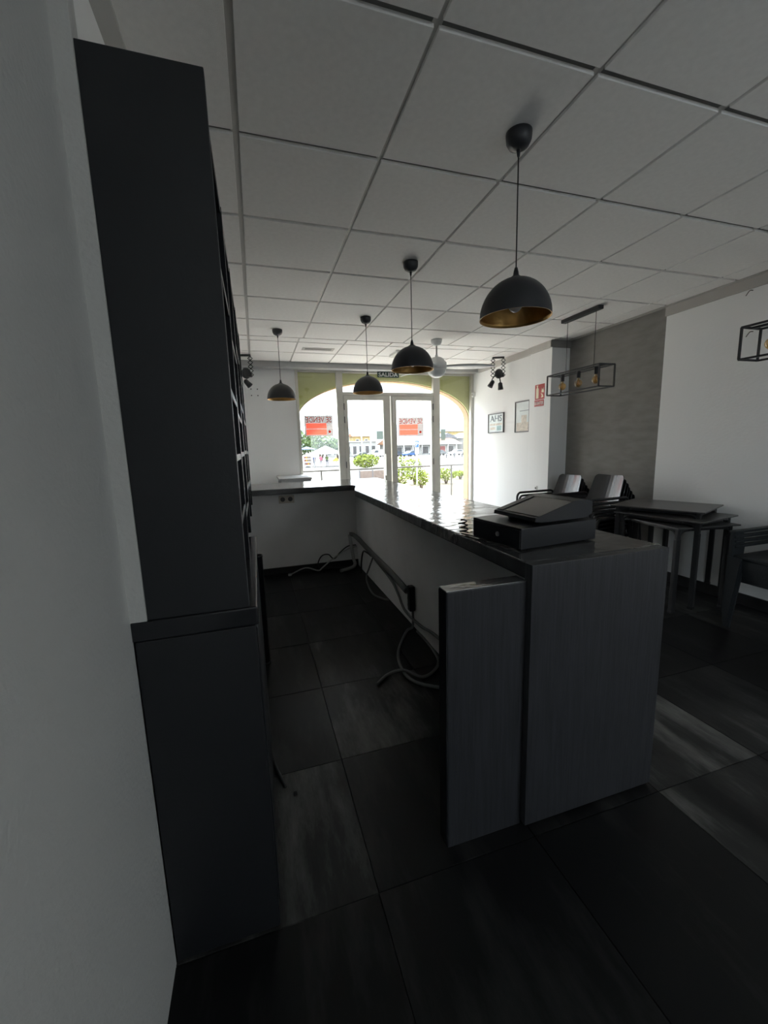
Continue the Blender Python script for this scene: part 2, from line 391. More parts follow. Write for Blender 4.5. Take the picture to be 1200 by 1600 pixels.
# ------------------------------------------------------------------ window and doors
def frame_part(parent, name, *bx): return BB(*bx, r=0.004).build(name, 'alu', parent)
def pane(parent, x0, x1, z0, z1, y=5.115): return B(x0, x1, y-0.003, y+0.003, z0, z1).build('pane', 'glass', parent)
def holder(name):
    o = link(bpy.data.objects.new(name, None)); o['kind'] = 'structure'; o.empty_display_size = 0.05; return o
y0, y1 = 5.075, 5.145
w1 = holder('window_1')
frame_part(w1, 'frame_post', 0.628, 0.668, y0, y1, 0, 2.585); frame_part(w1, 'frame_head', 0.668, 1.245, y0, y1, 2.56, 2.585)
frame_part(w1, 'frame_post', 1.245, 1.345, y0, y1, 0, 2.585); frame_part(w1, 'frame_sill', 0.668, 1.245, y0, y1, 0, 0.06); pane(w1, 0.668, 1.245, 0.06, 2.56)
w2 = holder('window_2')
frame_part(w2, 'frame_post', 2.865, 2.985, y0, y1, 0, 2.585); frame_part(w2, 'frame_post', 3.568, 3.612, y0, y1, 0, 2.585)
frame_part(w2, 'frame_head', 2.985, 3.568, y0, y1, 2.56, 2.585); frame_part(w2, 'frame_sill', 2.985, 3.568, y0, y1, 0, 0.06); pane(w2, 2.985, 3.568, 0.06, 2.56)
w3 = holder('window_3')
frame_part(w3, 'frame_head', 1.345, 2.865, y0, y1, 2.56, 2.585); frame_part(w3, 'transom', 1.345, 2.865, y0, y1, 2.222, 2.272); pane(w3, 1.345, 2.865, 2.272, 2.56)
def leaf(name, x0, x1, gx0, gx1, hinge_x):
    d = holder(name); z1 = 2.218
    frame_part(d, 'stile', x0, gx0, 5.07, 5.14, 0.01, z1); frame_part(d, 'stile', gx1, x1, 5.07, 5.14, 0.01, z1)
    frame_part(d, 'top_rail', gx0, gx1, 5.07, 5.14, 2.15, z1); frame_part(d, 'bottom_rail', gx0, gx1, 5.07, 5.14, 0.01, 0.16)
    pane(d, gx0, gx1, 0.16, 2.15)
    for z in (0.35, 1.15, 1.85, 2.05):
        MB().tube([(hinge_x, 5.066, z-0.05), (hinge_x, 5.066, z+0.05)], 0.007, 8).build('hinge', 'picframe', d)
    return d
d1 = leaf('door_1', 1.350, 2.105, 1.410, 1.992, 1.352)
d2 = leaf('door_2', 2.122, 2.860, 2.212, 2.828, 2.858)
BB(1.998, 2.012, 5.02, 5.07, 0.95, 1.30, r=0.004).build('handle', 'alu', d1)
BB(2.150, 2.164, 5.055, 5.072, 1.80, 2.20, r=0.003).build('bolt', 'whiteplastic', d2)
w4 = holder('added_window_rear')  # frame and pane of the added rear fill window
for a in ((RX0, RX0+0.05, RZ0, RZ1), (RX1-0.05, RX1, RZ0, RZ1), (RX0+0.05, RX1-0.05, RZ0, RZ0+0.05), (RX0+0.05, RX1-0.05, RZ1-0.05, RZ1)): BB(a[0], a[1], YB-0.12, YB-0.06, a[2], a[3], r=0.004).build('frame_bar', 'alu', w4)
pane(w4, RX0+0.05, RX1-0.05, RZ0+0.05, RZ1-0.05, YB-0.09)
w5 = holder('added_window_side')  # frame and pane of the added side fill window
for a in ((LY0, LY0+0.05, LZ0, LZ1), (LY1-0.05, LY1, LZ0, LZ1), (LY0+0.05, LY1-0.05, LZ0, LZ0+0.05), (LY0+0.05, LY1-0.05, LZ1-0.05, LZ1)): BB(-0.62, -0.56, a[0], a[1], a[2], a[3], r=0.004).build('frame_bar', 'alu', w5)
B(-0.593, -0.587, LY0+0.05, LY1-0.05, LZ0+0.05, LZ1-0.05).build('pane', 'glass', w5)
# arched masonry outside the frame: olive green inside face, peach reveal
AX, AA, AZ, AB = 2.105, 1.475, 1.85, 0.612
def arch_wall(ya, yb, outset=0.0, x0=0.3, x1=4.2, zt=3.1):
    mb = MB(); a, b2 = AA-outset, AB-outset; N = 40
    pts = [(AX-a*math.cos(PI*k/N), AZ+b2*math.sin(PI*k/N)) for k in range(N+1)]
    for k in range(N):
        (xa, za), (xb, zb) = pts[k], pts[k+1]
        mb.add([(xa, ya, za), (xb, ya, zb), (xb, ya, zt), (xa, ya, zt), (xa, yb, za), (xb, yb, zb), (xb, yb, zt), (xa, yb, zt)],
               [(0, 1, 2, 3), (4, 7, 6, 5), (0, 4, 5, 1), (3, 2, 6, 7)])
    mb.box(x0, AX-a, ya, yb, -1.3, zt); mb.box(AX+a, x1, ya, yb, -1.3, zt); return mb
aw = struct(arch_wall(5.150, 5.175).build('wall_arch', 'green'))
arch_wall(5.176, 5.34, 0.012).build('reveal', 'peach', aw)

# ------------------------------------------------------------------ bar counter
bc = thing('bar_counter', 'L-shaped bar body with grey plaster inner walls and black stained end panel', 'counter')
BB(0.834, 1.442, -0.204, -0.164, 0.014, 1.015, r=0.002).build('end_panel', 'blackwood', bc)
B(0.852, 1.430, -0.186, -0.160, 0.0, 0.012).build('plinth', 'skirt', bc)
B(1.085, 1.440, -0.160, 3.40, 0.0, 0.950).build('inner_wall', 'barwall', bc)
B(XL-0.015, 1.085, 3.40, 3.62, 0.0, 0.950).build('cross_wall', 'barwall', bc)
B(XL-0.01, 1.085, 3.385, 3.40, 0.0, 0.075).build('skirting', 'skirt', bc)
B(1.36, 1.452, -0.10, 3.88, 0.0, 0.950).build('outer_cladding', 'blackwood', bc)
B(0.30, 1.36, 3.62, 3.70, 0.0, 0.950).build('outer_cladding', 'blackwood', bc)
wt = MB().prism([(0.838, -0.163), (1.455, -0.163), (1.50, 3.88), (XL-0.015, 3.88), (XL-0.015, 3.04), (0.955, 3.04), (0.985, 2.96), (0.90, 2.64), (0.868, 2.50)], 'z', 0.955, 1.015)
wto = wt.build('bar_worktop', 'slate'); tag(wto, 'long dark slate-look worktop running along the bar to the window', 'worktop')
bv = wto.modifiers.new('bevel', 'BEVEL'); bv.width = 0.006; bv.segments = 2
gp = thing('bar_low_partition', 'short thick black wooden panel standing against the end of the bar counter', 'partition')
BB(0.534, 0.832, -0.178, -0.118, 0.0, 0.953, r=0.003).build('panel', 'blackwood', gp)
B(0.5305, 0.534, -0.176, -0.120, 0.002, 0.951).build('edge_strip', 'blackgloss', gp)
BB(0.531, 0.832, -0.178, -0.118, 0.953, 0.956, r=0.001).build('cap', 'slate', gp)
# ledge by the window on the left
lg = thing('window_ledge', 'short grey ledge shelf under the left end of the shop window', 'ledge')
BB(0.262, 0.70, 4.32, YW, 1.005, 1.030, r=0.004).build('shelf_top', 'beam', lg)
B(0.285, 0.69, 4.34, YW, 0.915, 1.005).build('front_rail', 'greypaint', lg)
B(0.32, 0.66, 4.40, YW, 0.0, 0.915).build('support', 'barwall', lg)

# ------------------------------------------------------------------ back bar on the left
lc = thing('back_bar_cabinet', 'black floor cabinet at the near end of the back bar', 'cabinet')
BB(XL+0.006, -0.050, -0.230, 0.70, 0.0, 0.962, r=0.003).build('body', 'blackpanel', lc)
for k, yy in enumerate((-0.205, 0.25)):
    d = BB(-0.050, -0.046, yy, yy+0.43, 0.06, 0.945, r=0.0015).build('door', 'blackpanel', lc)
lc2 = thing('back_bar_cabinet', 'set-back black floor cabinet further along the back bar', 'cabinet')
BB(XL+0.006, -0.115, 0.72, 1.95, 0.0, 0.962, r=0.003).build('body', 'blackpanel', lc2)
for yy in (0.74, 1.15, 1.56): BB(-0.115, -0.111, yy, yy+0.38, 0.06, 0.945, r=0.0015).build('door', 'blackpanel', lc2)
cw = BB(XL+0.002, -0.042, -0.236, 0.70, 0.966, 1.015, r=0.004).build('cabinet_worktop', 'blackgloss'); tag(cw, 'thick black slab on top of the near back bar cabinet', 'worktop')
cw2 = BB(XL+0.002, -0.095, 0.72, 1.97, 0.966, 1.015, r=0.004).build('cabinet_worktop', 'blackgloss'); tag(cw2, 'black slab on the set-back cabinet under the shelving', 'worktop')
sh = thing('bottle_shelving', 'tall black open shelving with a solid end panel on the back bar', 'shelving', (0, 0, 1.015))
BB(-0.300, -0.062, -0.230, -0.205, 0.0, 1.220, r=0.002).build('end_panel', 'blackpanel', sh)
B(-0.340, -0.330, -0.19, 1.92, 0.0, 1.220).build('back_panel', 'blackpanel', sh)
uy = [-0.205, 0.30, 0.79, 1.32, 1.88]
for yv in uy[1:]: BB(-0.330, -0.066, yv, yv+0.025, 0.0, 1.220, r=0.002).build('upright', 'blackgloss', sh)
levels = [(0.19, 0.375, 0.56, 0.87), (0.14, 0.38, 0.53, 0.80), (0.20, 0.385, 0.62, 0.90), (0.17, 0.38, 0.58, 0.85)]
for k in range(4):
    for z in levels[k] + (1.198,):
        BB(-0.330, -0.068, uy[k]+(0.025 if k else 0.0), uy[k+1], z, z+0.020, r=0.002).build('shelf', 'blackgloss', sh)
tube = thing('black_tube', 'slim black upright tube standing beside the back bar cabinets', 'tube', (-0.050, 1.38, 0))
MB().lathe([(0.026, 0), (0.026, 0.735), (0.0285, 0.737), (0.0285, 0.750), (0.024, 0.752), (0.021, 0.735), (0.021, 0.70)], n=20).build('pipe', 'plasticblack', tube)
MB().lathe([(0.034, 0), (0.034, 0.008), (0.026, 0.012)], n=20).build('foot', 'plasticblack', tube)
st = MB().tube(smooth([(-0.06, 0.50, 0.05), (-0.035, 0.40, 0.02), (0.0, 0.280, 0.006), (-0.02, 0.36, 0.006), (-0.055, 0.47, 0.012)], 5), 0.006, 6).build('cable_loop', 'wire')
tag(st, 'loop of thin black cable lying on the floor beside the near cabinet', 'cable')
MB().bbox(0.030, 0.044, 0.228, 0.244, 0.0, 0.008, r=0.002).build('floor_scrap', 'wire')
tag(bpy.data.objects['floor_scrap'], 'tiny black scrap on the floor next to the cable loop', 'scrap')

# ------------------------------------------------------------------ dome pendants
def pendant(x, y, label):
    t = thing('dome_pendant', label, 'pendant lamp', (x, y, ZC), 0, 'black dome pendants along the bar')
    MB().lathe([(0.052, 0.0), (0.052, -0.012), (0.050, -0.030), (0.040, -0.048), (0.022, -0.058), (0.008, -0.061)], n=24).build('ceiling_rose', 'lampblack', t)
    MB().tube([(0, 0, -0.055), (0, 0, -0.085)], 0.0075, 10, radii=[0.010, 0.005]).build('cable_grip', 'lampblack', t)
    MB().tube([(0, 0, -0.06), (0, 0, -0.54)], 0.0028, 6).build('cable', 'wire', t)
    MB().lathe([(0.006, -0.505), (0.010, -0.520), (0.012, -0.535), (0.030, -0.548), (0.046, -0.556)], n=20).build('neck', 'lampblack', t)
    R, H = 0.150, 0.158; zt = -0.546
    prof = [(R*math.sin(a), zt-H*(1-math.cos(a))) for a in [PI/2*k/16 for k in range(2, 17)]]
    prof = [(0.004, zt)] + prof
    prof.append((R+0.001, zt-H-0.004))
    sh_ = MB().lathe(prof, n=40, cap0=False, cap1=False).build('shade', 'lampblack', t)
    inn = [(max(0.004, r-0.003), z-0.003) for r, z in prof[:-1]] + [(R-0.001, zt-H-0.004), (R+0.001, zt-H-0.004)]
    MB().lathe(inn, n=40, cap0=False, cap1=False).build('gold_lining', 'gold', sh_)
    MB().lathe([(0.017, zt-0.02), (0.019, zt-0.075)], n=14).build('lamp_holder', 'lampblack', t)
    MB().sphere(0, 0, zt-0.105, 0.030, sz=1.1).build('bulb', 'bulbw', t)
    return t
pendant(1.100, 0.307, 'nearest and largest-looking black dome pendant with gold inside')
pendant(1.095, 1.512, 'black dome pendant hanging second from the camera, in front of the ceiling fan')
pendant(1.100, 2.733, 'black dome pendant hanging in front of the glazed doors left of the exit sign')
pendant(0.297, 3.314, 'black dome pendant on the left against the white front wall')

# ------------------------------------------------------------------ caged linear pendants
def cage(yc, label):
    t = thing('caged_linear_pendant', label, 'pendant lamp', (3.14, yc, ZC), 0, 'caged linear pendants')
    L, W, zt, zb, b = 0.35, 0.09, -0.545, -0.745, 0.006
    BB(-0.030, 0.030, -0.245, 0.245, -0.035, 0.0, r=0.004).build('ceiling_plate', 'lampblack', t)
    for yy in (-0.19, 0.18): MB().tube([(0, yy, -0.03), (0, yy, zt)], 0.0028, 6).build('cable', 'wire', t)
    fr = MB()
    for z in (zt, zb):
        for x in (-W, W): fr.box(x-b, x+b, -L, L, z-b, z+b)
        for yy in (-L, L): fr.box(-W, W, yy-b, yy+b, z-b, z+b)
    for x in (-W, W):
        for yy in (-L, L): fr.box(x-b, x+b, yy-b, yy+b, zb, zt)
    fr.box(-0.012, 0.012, -L, L, zt-b, zt+b)
    fr.build('cage_frame', 'lampblack', t)
    for yy in (-0.225, 0.0, 0.225):
        MB().lathe([(0.017, zt-0.004), (0.019, zt-0.012), (0.019, zt-0.066), (0.016, zt-0.070)], 0, yy, n=14).build('lamp_holder', 'lampblack', t)
        bb = MB().sphere(0, yy, zt-0.122, 0.037).build('globe_bulb', 'amber', t)
        MB().lathe([(0.013, zt-0.068), (0.014, zt-0.088)], 0, yy, n=12).build('bulb_cap', 'bulbbase', bb)
        fl_ = MB()
        for k in range(4): fl_.tube([(0.004*math.cos(k*PI/2), yy+0.004*math.sin(k*PI/2), zt-0.088), (0.014*math.cos(k*PI/2+0.5), yy+0.014*math.sin(k*PI/2+0.5), zt-0.140)], 0.002, 5)
        fl_.build('filament', 'filament', bb)
    return t
cage(2.16, 'black open-cage pendant with three amber globe bulbs in front of the grey wall')
cage(0.305, 'black open-cage pendant cut off by the right edge of the picture')

# ------------------------------------------------------------------ ceiling fan
fan = thing('ceiling_fan', 'white ceiling fan with a rounded light bowl behind the second dome pendant', 'fan', (2.147, 3.379, ZC))
MB().lathe([(0.066, 0), (0.066, -0.012), (0.060, -0.040), (0.040, -0.062), (0.016, -0.070)], n=24).build('canopy', 'fanwhite', fan)
MB().tube([(0, 0, -0.06), (0, 0, -0.20)], 0.010, 10).build('rod', 'vent', fan)
MB().lathe([(0.016, -0.170), (0.020, -0.195), (0.060, -0.205), (0.085, -0.225), (0.095, -0.245), (0.118, -0.262), (0.122, -0.300), (0.120, -0.335), (0.116, -0.340)], n=32).build('motor_housing', 'fanwhite', fan)
MB().lathe([(0.116, -0.338), (0.112, -0.362), (0.094, -0.400), (0.060, -0.426), (0.020, -0.436), (0.001, -0.437)], n=32).build('light_bowl', 'fanglass', fan)
for ang in (-13, 107, 227):
    mb = MB(); P = []
    for k in range(13):
        t = k/12; r = 0.10+0.62*t; wd = 0.035+0.032*math.sin(PI*min(1, t*1.1))+0.006
        if k == 12: wd = 0.012
        if k == 11: wd = 0.028
        P.append((r, wd))
    top = [(r, -wd, -0.306+0.22*wd) for r, wd in P]; bot = [(r, wd, -0.306-0.22*wd) for r, wd in P]
    vs = top+bot+[(x, y, z-0.007) for x, y, z in top+bot]; n = 13; fs = []
    for k in range(12):
        fs += [(k, k+1, n+k+1, n+k), (2*n+k, 3*n+k, 3*n+k+1, 2*n+k+1), (k, 2*n+k, 2*n+k+1, k+1), (n+k, n+k+1, 3*n+k+1, 3*n+k)]
    fs += [(0, n, 3*n, 2*n), (12, 2*n+12, 3*n+12, n+12)]
    mb.add(vs, fs, True).xf(Matrix.Rotation(math.radians(ang), 4, 'Z')).build('blade', 'fanwhite', fan)

# ------------------------------------------------------------------ accordion spots
def accordion(loc, rz, label, heads):
    t = thing('accordion_spotlight', label, 'spotlight', loc, rz, 'accordion spotlights')
    BB(-0.085, 0.085, -0.022, 0.022, -0.022, 0.0, r=0.004).build('ceiling_plate', 'lampblack', t)
    for sx in (-0.075, 0.075):
        mb = MB(); n = 5; h = 0.052; wd = 0.030
        for k in range(n):
            za, zb2 = -0.022-h*k, -0.022-h*(k+1)
            zm = (za+zb2)/2
            for sgn in (-1, 1):
                mb.tube([(sx, 0, za), (sx+sgn*wd, 0, zm), (sx, 0, zb2)], 0.006, 6)
        mb.build('scissor_arm', 'lampblack', t)
    MB().tube([(-0.05, 0, -0.27), (0.06, 0, -0.20)], 0.012, 8).build('yoke', 'lampblack', t)
    MB().sphere(0.012, 0, -0.235, 0.07, sx=0.9, sy=0.7, sz=1.0).build('housing', 'lampblack', t)
    BB(0.03, 0.085, -0.03, 0.03, -0.285, -0.225, r=0.012).build('knob', 'lampblack', t)
    for (x, y, z, tx) in heads:
        mb = MB().lathe([(0.012, 0.05), (0.030, 0.035), (0.034, -0.01), (0.040, -0.055), (0.034, -0.056), (0.028, -0.02)], n=18)
        mb.xf(Matrix.Translation((x, y, z)) @ Matrix.Rotation(math.radians(tx), 4, 'Y')).build('lamp_head', 'lampblack', t)
        MB().tube([(x*0.6, y*0.5, -0.27), (x, y, z+0.05)], 0.008, 6).build('stem', 'lampblack', t)
    return t
accordion((3.46, 4.10, ZC), math.radians(-20), 'black accordion spotlight in the right corner above the framed pictures', [(-0.09, 0.0, -0.37, 30), (0.03, -0.03, -0.41, -5)])
accordion((-0.065, 4.55, ZC), math.radians(-10), 'black accordion spotlight half hidden behind the back bar shelving', [(0.02, -0.02, -0.36, -40), (-0.08, 0.03, -0.38, 15)])

# ------------------------------------------------------------------ vent, emergency light, sensor, sockets
vg = thing('air_vent', 'slim rectangular air vent set into the ceiling near the window', 'vent', (0.838, 4.09, ZC))
B(-0.20, 0.20, -0.07, 0.07, -0.004, 0.0).build('frame', 'vent', vg)
B(-0.165, 0.165, -0.036, 0.036, -0.0055, -0.004).build('slot', 'ventdark', vg)
for k in range(3): B(-0.165, 0.165, -0.030+0.024*k, -0.020+0.024*k, -0.008, -0.005).build('slat', 'vent', vg)
em = thing('emergency_light', 'small white emergency light on the ceiling beside the fan', 'emergency light', (1.89, 4.10, ZC))
BB(-0.055, 0.055, -0.15, 0.15, -0.035, 0.0, r=0.008).build('body', 'whiteplastic', em)
BB(-0.045, 0.045, -0.13, 0.13, -0.040, -0.034, r=0.002).build('diffuser', 'fanglass', em)
ms_ = thing('motion_sensor', 'small white motion sensor in the corner right of the shop window', 'sensor', (3.585, 5.03, 2.245))
BB(-0.022, 0.028, -0.022, 0.022, -0.035, 0.035, r=0.010).build('body', 'whiteplastic', ms_)
BB(-0.028, -0.020, -0.016, 0.016, -0.020, 0.010, r=0.003).build('lens', 'beige', ms_)
so = thing('double_socket', 'beige double socket on the cross wall behind the bar', 'socket', (0.281, 3.40, 0.862))
BB(-0.085, 0.085, -0.010, 0.0, -0.045, 0.045, r=0.004).build('plate', 'beige', so)
for x in (-0.042, 0.042):
    MB().lathe([(0.026, 0), (0.026, 0.004), (0.020, 0.004), (0.020, 0.001)], n=16).xf(Matrix.Translation((x, -0.010, 0)) @ Matrix.Rotation(PI/2, 4, 'X')).build('outlet', 'socketdark', so)
so2 = thing('wall_socket', 'small white socket low on the pillar behind the stacked chairs', 'socket', (XP, 3.335, 0.805))
BB(-0.010, 0.0, -0.022, 0.022, -0.030, 0.030, r=0.003).build('plate', 'whiteplastic', so2)
MB().lathe([(0.012, 0), (0.012, 0.004)], n=12).xf(Matrix.Translation((-0.010, 0, 0)) @ Matrix.Rotation(-PI/2, 4, 'Y')).build('outlet', 'socketdark', so2)
wi = ('upper left', 'upper right', 'lower left', 'lower right')
for k, (x, z) in enumerate(((-0.008, 2.30), (0.081, 2.30), (-0.007, 2.21), (0.082, 2.21))):
    o = MB().lathe([(0.009, 0), (0.009, 0.003), (0.004, 0.004)], n=10).xf(Matrix.Translation((x, YW, z)) @ Matrix.Rotation(PI/2, 4, 'X')).build('wall_plug', 'socketdark')
    tag(o, 'grey wall plug, the %s one of the four on the white front wall' % wi[k], 'wall plug', 'wall plugs on the front wall')
for k, (y, z, lb) in enumerate(((1.12, 2.535, 'bent wire end sticking out near the top of the white right wall'), (1.088, 2.216, 'short wire end sticking out of the right wall beside the caged pendant'))):
    o = MB().tube(smooth([(XR, y, z+0.03), (XR-0.03, y+0.005, z+0.025), (XR-0.045, y+0.02, z-0.01)], 4), 0.003, 6).build('wire_end', 'wire'); tag(o, lb, 'wire')

# ------------------------------------------------------------------ signs and pictures
def quad(x0, x1, z0, z1, y=0.0): return MB().add([(x0, y, z0), (x1, y, z0), (x1, y, z1), (x0, y, z1)], [(0, 1, 2, 3)])
def sale_sign(x0, x1, z0, z1, label):
    t = thing('sale_sign', label, 'sign', ((x0+x1)/2, 5.108, (z0+z1)/2), 0, 'sale signs stuck to the glass')
    W, H = x1-x0, z1-z0; xa, xb = -W*0.445, W*0.27
    sh = quad(-W/2, W/2, H*0.12, H/2); sh.add(quad(-W/2, xa, -H/2, H*0.12).v, [(0, 1, 2, 3)]); sh.add(quad(xb, W/2, -H/2, H*0.12).v, [(0, 1, 2, 3)])
    for za, zb in ((-H*0.17, -H*0.13), (-H/2, -H*0.43)): sh.add(quad(xa, xb, za, zb).v, [(0, 1, 2, 3)])
    sh.build('sheet', 'saleback', t)                      # a printed film: flat
    # read from the street, so the print is mirrored from inside
    me = text_mesh('SE VENDE', H*0.26, W*0.90, 0.0, 0.0)
    me.transform(Matrix.Translation((0.0, -0.002, H*0.29)) @ Matrix.Rotation(PI/2, 4, 'X') @ Matrix.Scale(-1, 4, (1, 0, 0)))
    me.materials.append(MT['salered']); link(bpy.data.objects.new('lettering', me), t)
    quad(xa, xb, -H*0.13, H*0.12).build('red_field', 'salered', t)
    quad(xa, xb, -H*0.43, -H*0.17).build('red_field', 'salered', t)
    MB().add([(W*0.375+0.02*math.cos(k*PI/8), -0.002, -H*0.29+0.02*math.sin(k*PI/8)) for k in range(16)], [list(range(16))]).build('round_mark', 'salered', t)
sale_sign(0.732, 1.169, 1.608, 1.923, 'red for-sale sign stuck on the left side window')
sale_sign(2.248, 2.695, 1.579, 1.885, 'red for-sale sign stuck on the right-hand glazed door')
t = thing('exit_sign', 'dark green exit sign with white letters above the glazed doors', 'sign', (2.085, 5.066, 2.543))
BB(-0.180, 0.180, -0.004, 0.004, -0.045, 0.045, r=0.001).build('plate', 'exitgreen', t)
text_part('SALIDA', 0.062, 0.32, 'lettering', Matrix.Translation((0, -0.005, 0)) @ Matrix.Rotation(PI/2, 4, 'X'), t)
for (x0, x1, z0, z1, lb) in ((1.875, 1.985, 1.540, 1.668, 'small dark notice stuck to the left-hand glazed door'), (3.013, 3.097, 1.495, 1.680, 'tall dark notice stuck to the right side window')):
    t = thing('door_notice', lb, 'notice', ((x0+x1)/2, 5.105, (z0+z1)/2), 0, 'notices stuck to the glass')
    quad(-(x1-x0)/2, (x1-x0)/2, -(z1-z0)/2, (z1-z0)/2).build('sheet', 'sticker', t)
# framed pictures on the far right wall
p1 = thing('framed_poster', 'small grey-framed poster with large pale letters on the far right wall', 'picture', (XF, 4.365, 1.732))
W, H, b = 0.215, 0.150, 0.014
for a in ((-W, W, H-b, H), (-W, W, -H, -H+b), (-W, -W+b, -H, H), (W-b, W, -H, H)): BB(-0.020, 0, a[0], a[1], a[2], a[3], r=0.002).build('frame_bar', 'picframe', p1)
B(-0.010, -0.004, -W+b, W-b, -H+b, H-b).build('print', 'poster', p1)
rotp = Matrix.Translation((-0.0105, 0.0, 0.070)) @ Matrix.Rotation(-PI/2, 4, 'Z') @ Matrix.Rotation(PI/2, 4, 'X')
text_part('AHS', 0.095, 0.33, 'postergrey', rotp, p1)
B(-0.0108, -0.010, -0.17, 0.17, -0.035, -0.005).build('print_band', 'postersand', p1)
B(-0.0108, -0.010, -0.15, -0.03, -0.115, -0.045).build('print_block', 'posterteal', p1)
B(-0.0108, -0.010, 0.02, 0.16, -0.100, -0.060).build('print_block', 'postersand', p1)
p2 = thing('framed_picture', 'tall grey-framed pastel picture partly behind the pillar edge', 'picture', (XF, 3.700, 1.780))
W, H = 0.165, 0.215
for a in ((-W, W, H-b, H), (-W, W, -H, -H+b), (-W, -W+b, -H, H), (W-b, W, -H, H)): BB(-0.020, 0, a[0], a[1], a[2], a[3], r=0.002).build('frame_bar', 'picframe', p2)
B(-0.010, -0.004, -W+b, W-b, -H+b, H-b).build('print', 'poster', p2)
B(-0.0108, -0.010, -0.15, 0.13, -0.200, -0.080).build('print_block', 'postersand', p2)
B(-0.0108, -0.010, -0.10, 0.02, -0.080, 0.020).build('print_block', 'postersand', p2)
B(-0.0108, -0.010, -0.15, 0.06, 0.075, 0.085).build('print_line', 'postergrey', p2)
# extinguisher signs on the pillar
e1 = thing('extinguisher_sign', 'red square sign with an extinguisher and flame pictogram on the pillar', 'sign', (XP, 3.320, 2.067))
BB(-0.003, 0, -0.094, 0.094, -0.096, 0.096, r=0.001).build('plate', 'red', e1)
ex = MB().prism([(0.020, -0.080), (0.070, -0.080), (0.070, 0.040), (0.058, 0.058), (0.058, 0.075), (0.075, 0.082), (0.030, 0.088), (0.036, 0.072), (0.036, 0.058), (0.020, 0.040)], 'x', -0.004, -0.003)
ex.build('extinguisher_shape', 'cream', e1)
fm = MB()
fm.prism([(-0.075, -0.070), (-0.030, -0.078), (-0.045, -0.045), (-0.020, -0.020), (-0.055, -0.030)], 'x', -0.004, -0.003)
fm.prism([(-0.080, -0.015), (-0.035, -0.010), (-0.045, 0.045), (-0.062, 0.015), (-0.080, 0.050)], 'x', -0.004, -0.003)
fm.build('flame_shape', 'cream', e1)
e2 = thing('extinguisher_text_sign', 'red strip sign with white lettering below the extinguisher pictogram', 'sign', (XP, 3.328, 1.926))
BB(-0.003, 0, -0.093, 0.093, -0.040, 0.040, r=0.001).build('plate', 'red', e2)
text_part('EXTINTOR', 0.042, 0.168, 'lettering', Matrix.Translation((-0.003, 0, 0)) @ Matrix.Rotation(-PI/2, 4, 'Z') @ Matrix.Rotation(PI/2, 4, 'X'), e2)

# ------------------------------------------------------------------ till on the bar
dr = thing('cash_drawer', 'flat black metal cash drawer on the near end of the bar worktop', 'cash drawer', (1.088, 0.128, 1.015), math.radians(6))
BB(-0.200, 0.190, -0.150, 0.150, 0.006, 0.088, r=0.003).build('body', 'plasticblack', dr)
BB(-0.203, -0.199, -0.145, 0.145, 0.012, 0.080, r=0.0015).build('drawer_front', 'plasticblack', dr)
MB().lathe([(0.009, 0), (0.009, 0.004), (0.005, 0.005)], n=14).xf(Matrix.Translation((-0.203, -0.02, 0.046)) @ Matrix.Rotation(-PI/2, 4, 'Y')).build('lock', 'picframe', dr)
for x in (-0.17, 0.16):
    for y in (-0.12, 0.12): BB(x-0.012, x+0.012, y-0.012, y+0.012, 0, 0.007, r=0.002).build('foot', 'plasticblack', dr)
te = thing('till_terminal', 'black low touchscreen till terminal lying tilted on the cash drawer', 'till', (1.118, 0.118, 1.103), math.radians(5)); te.scale = (0.84, 0.84, 0.84)
BB(-0.110, 0.165, -0.110, 0.120, 0.0, 0.012, r=0.004).build('base', 'plasticblack', te)
MB().prism([(-0.175, 0.018), (-0.172, 0.036), (0.060, 0.098), (0.150, 0.098), (0.178, 0.085), (0.178, 0.030), (0.140, 0.012), (-0.10, 0.012)], 'y', -0.148, 0.150).build('housing', 'plasticblack', te)
sl = Matrix.Rotation(-math.atan2(0.062, 0.232), 4, 'Y')
BB(-0.105, 0.105, -0.142, 0.095, 0.0, 0.0022, r=0.001).xf(Matrix.Translation((-0.056, -0.012, 0.0675)) @ sl).build('screen', 'screen', te)
BB(-0.105, 0.105, 0.100, 0.140, 0.0, 0.0030, r=0.001).xf(Matrix.Translation((-0.056, 0.0, 0.0675)) @ sl).build('side_strip', 'chairgloss', te)
for y in (-0.06, 0.06): MB().tube(smooth([(0.12, y, 0.014), (0.16, y, 0.010), (0.19, y+0.01, 0.006)], 4), 0.006, 6).build('plug', 'plasticblack', te)
cc = MB()
pts = []
for k in range(34):
    a = k*0.62; pts.append((0.862+0.020*math.cos(a), 0.315+0.014*math.sin(a)+0.0006*k, 1.022+0.0017*k))
cc.tube(pts, 0.0035, 6)
cc.tube(smooth([(0.85, 0.32, 1.02), (0.875, 0.24, 1.0195), (0.885, 0.17, 1.0195)], 5), 0.0035, 6)
tag(cc.build('coiled_cable', 'wire'), 'small tangle of black cable beside the cash drawer', 'cable')

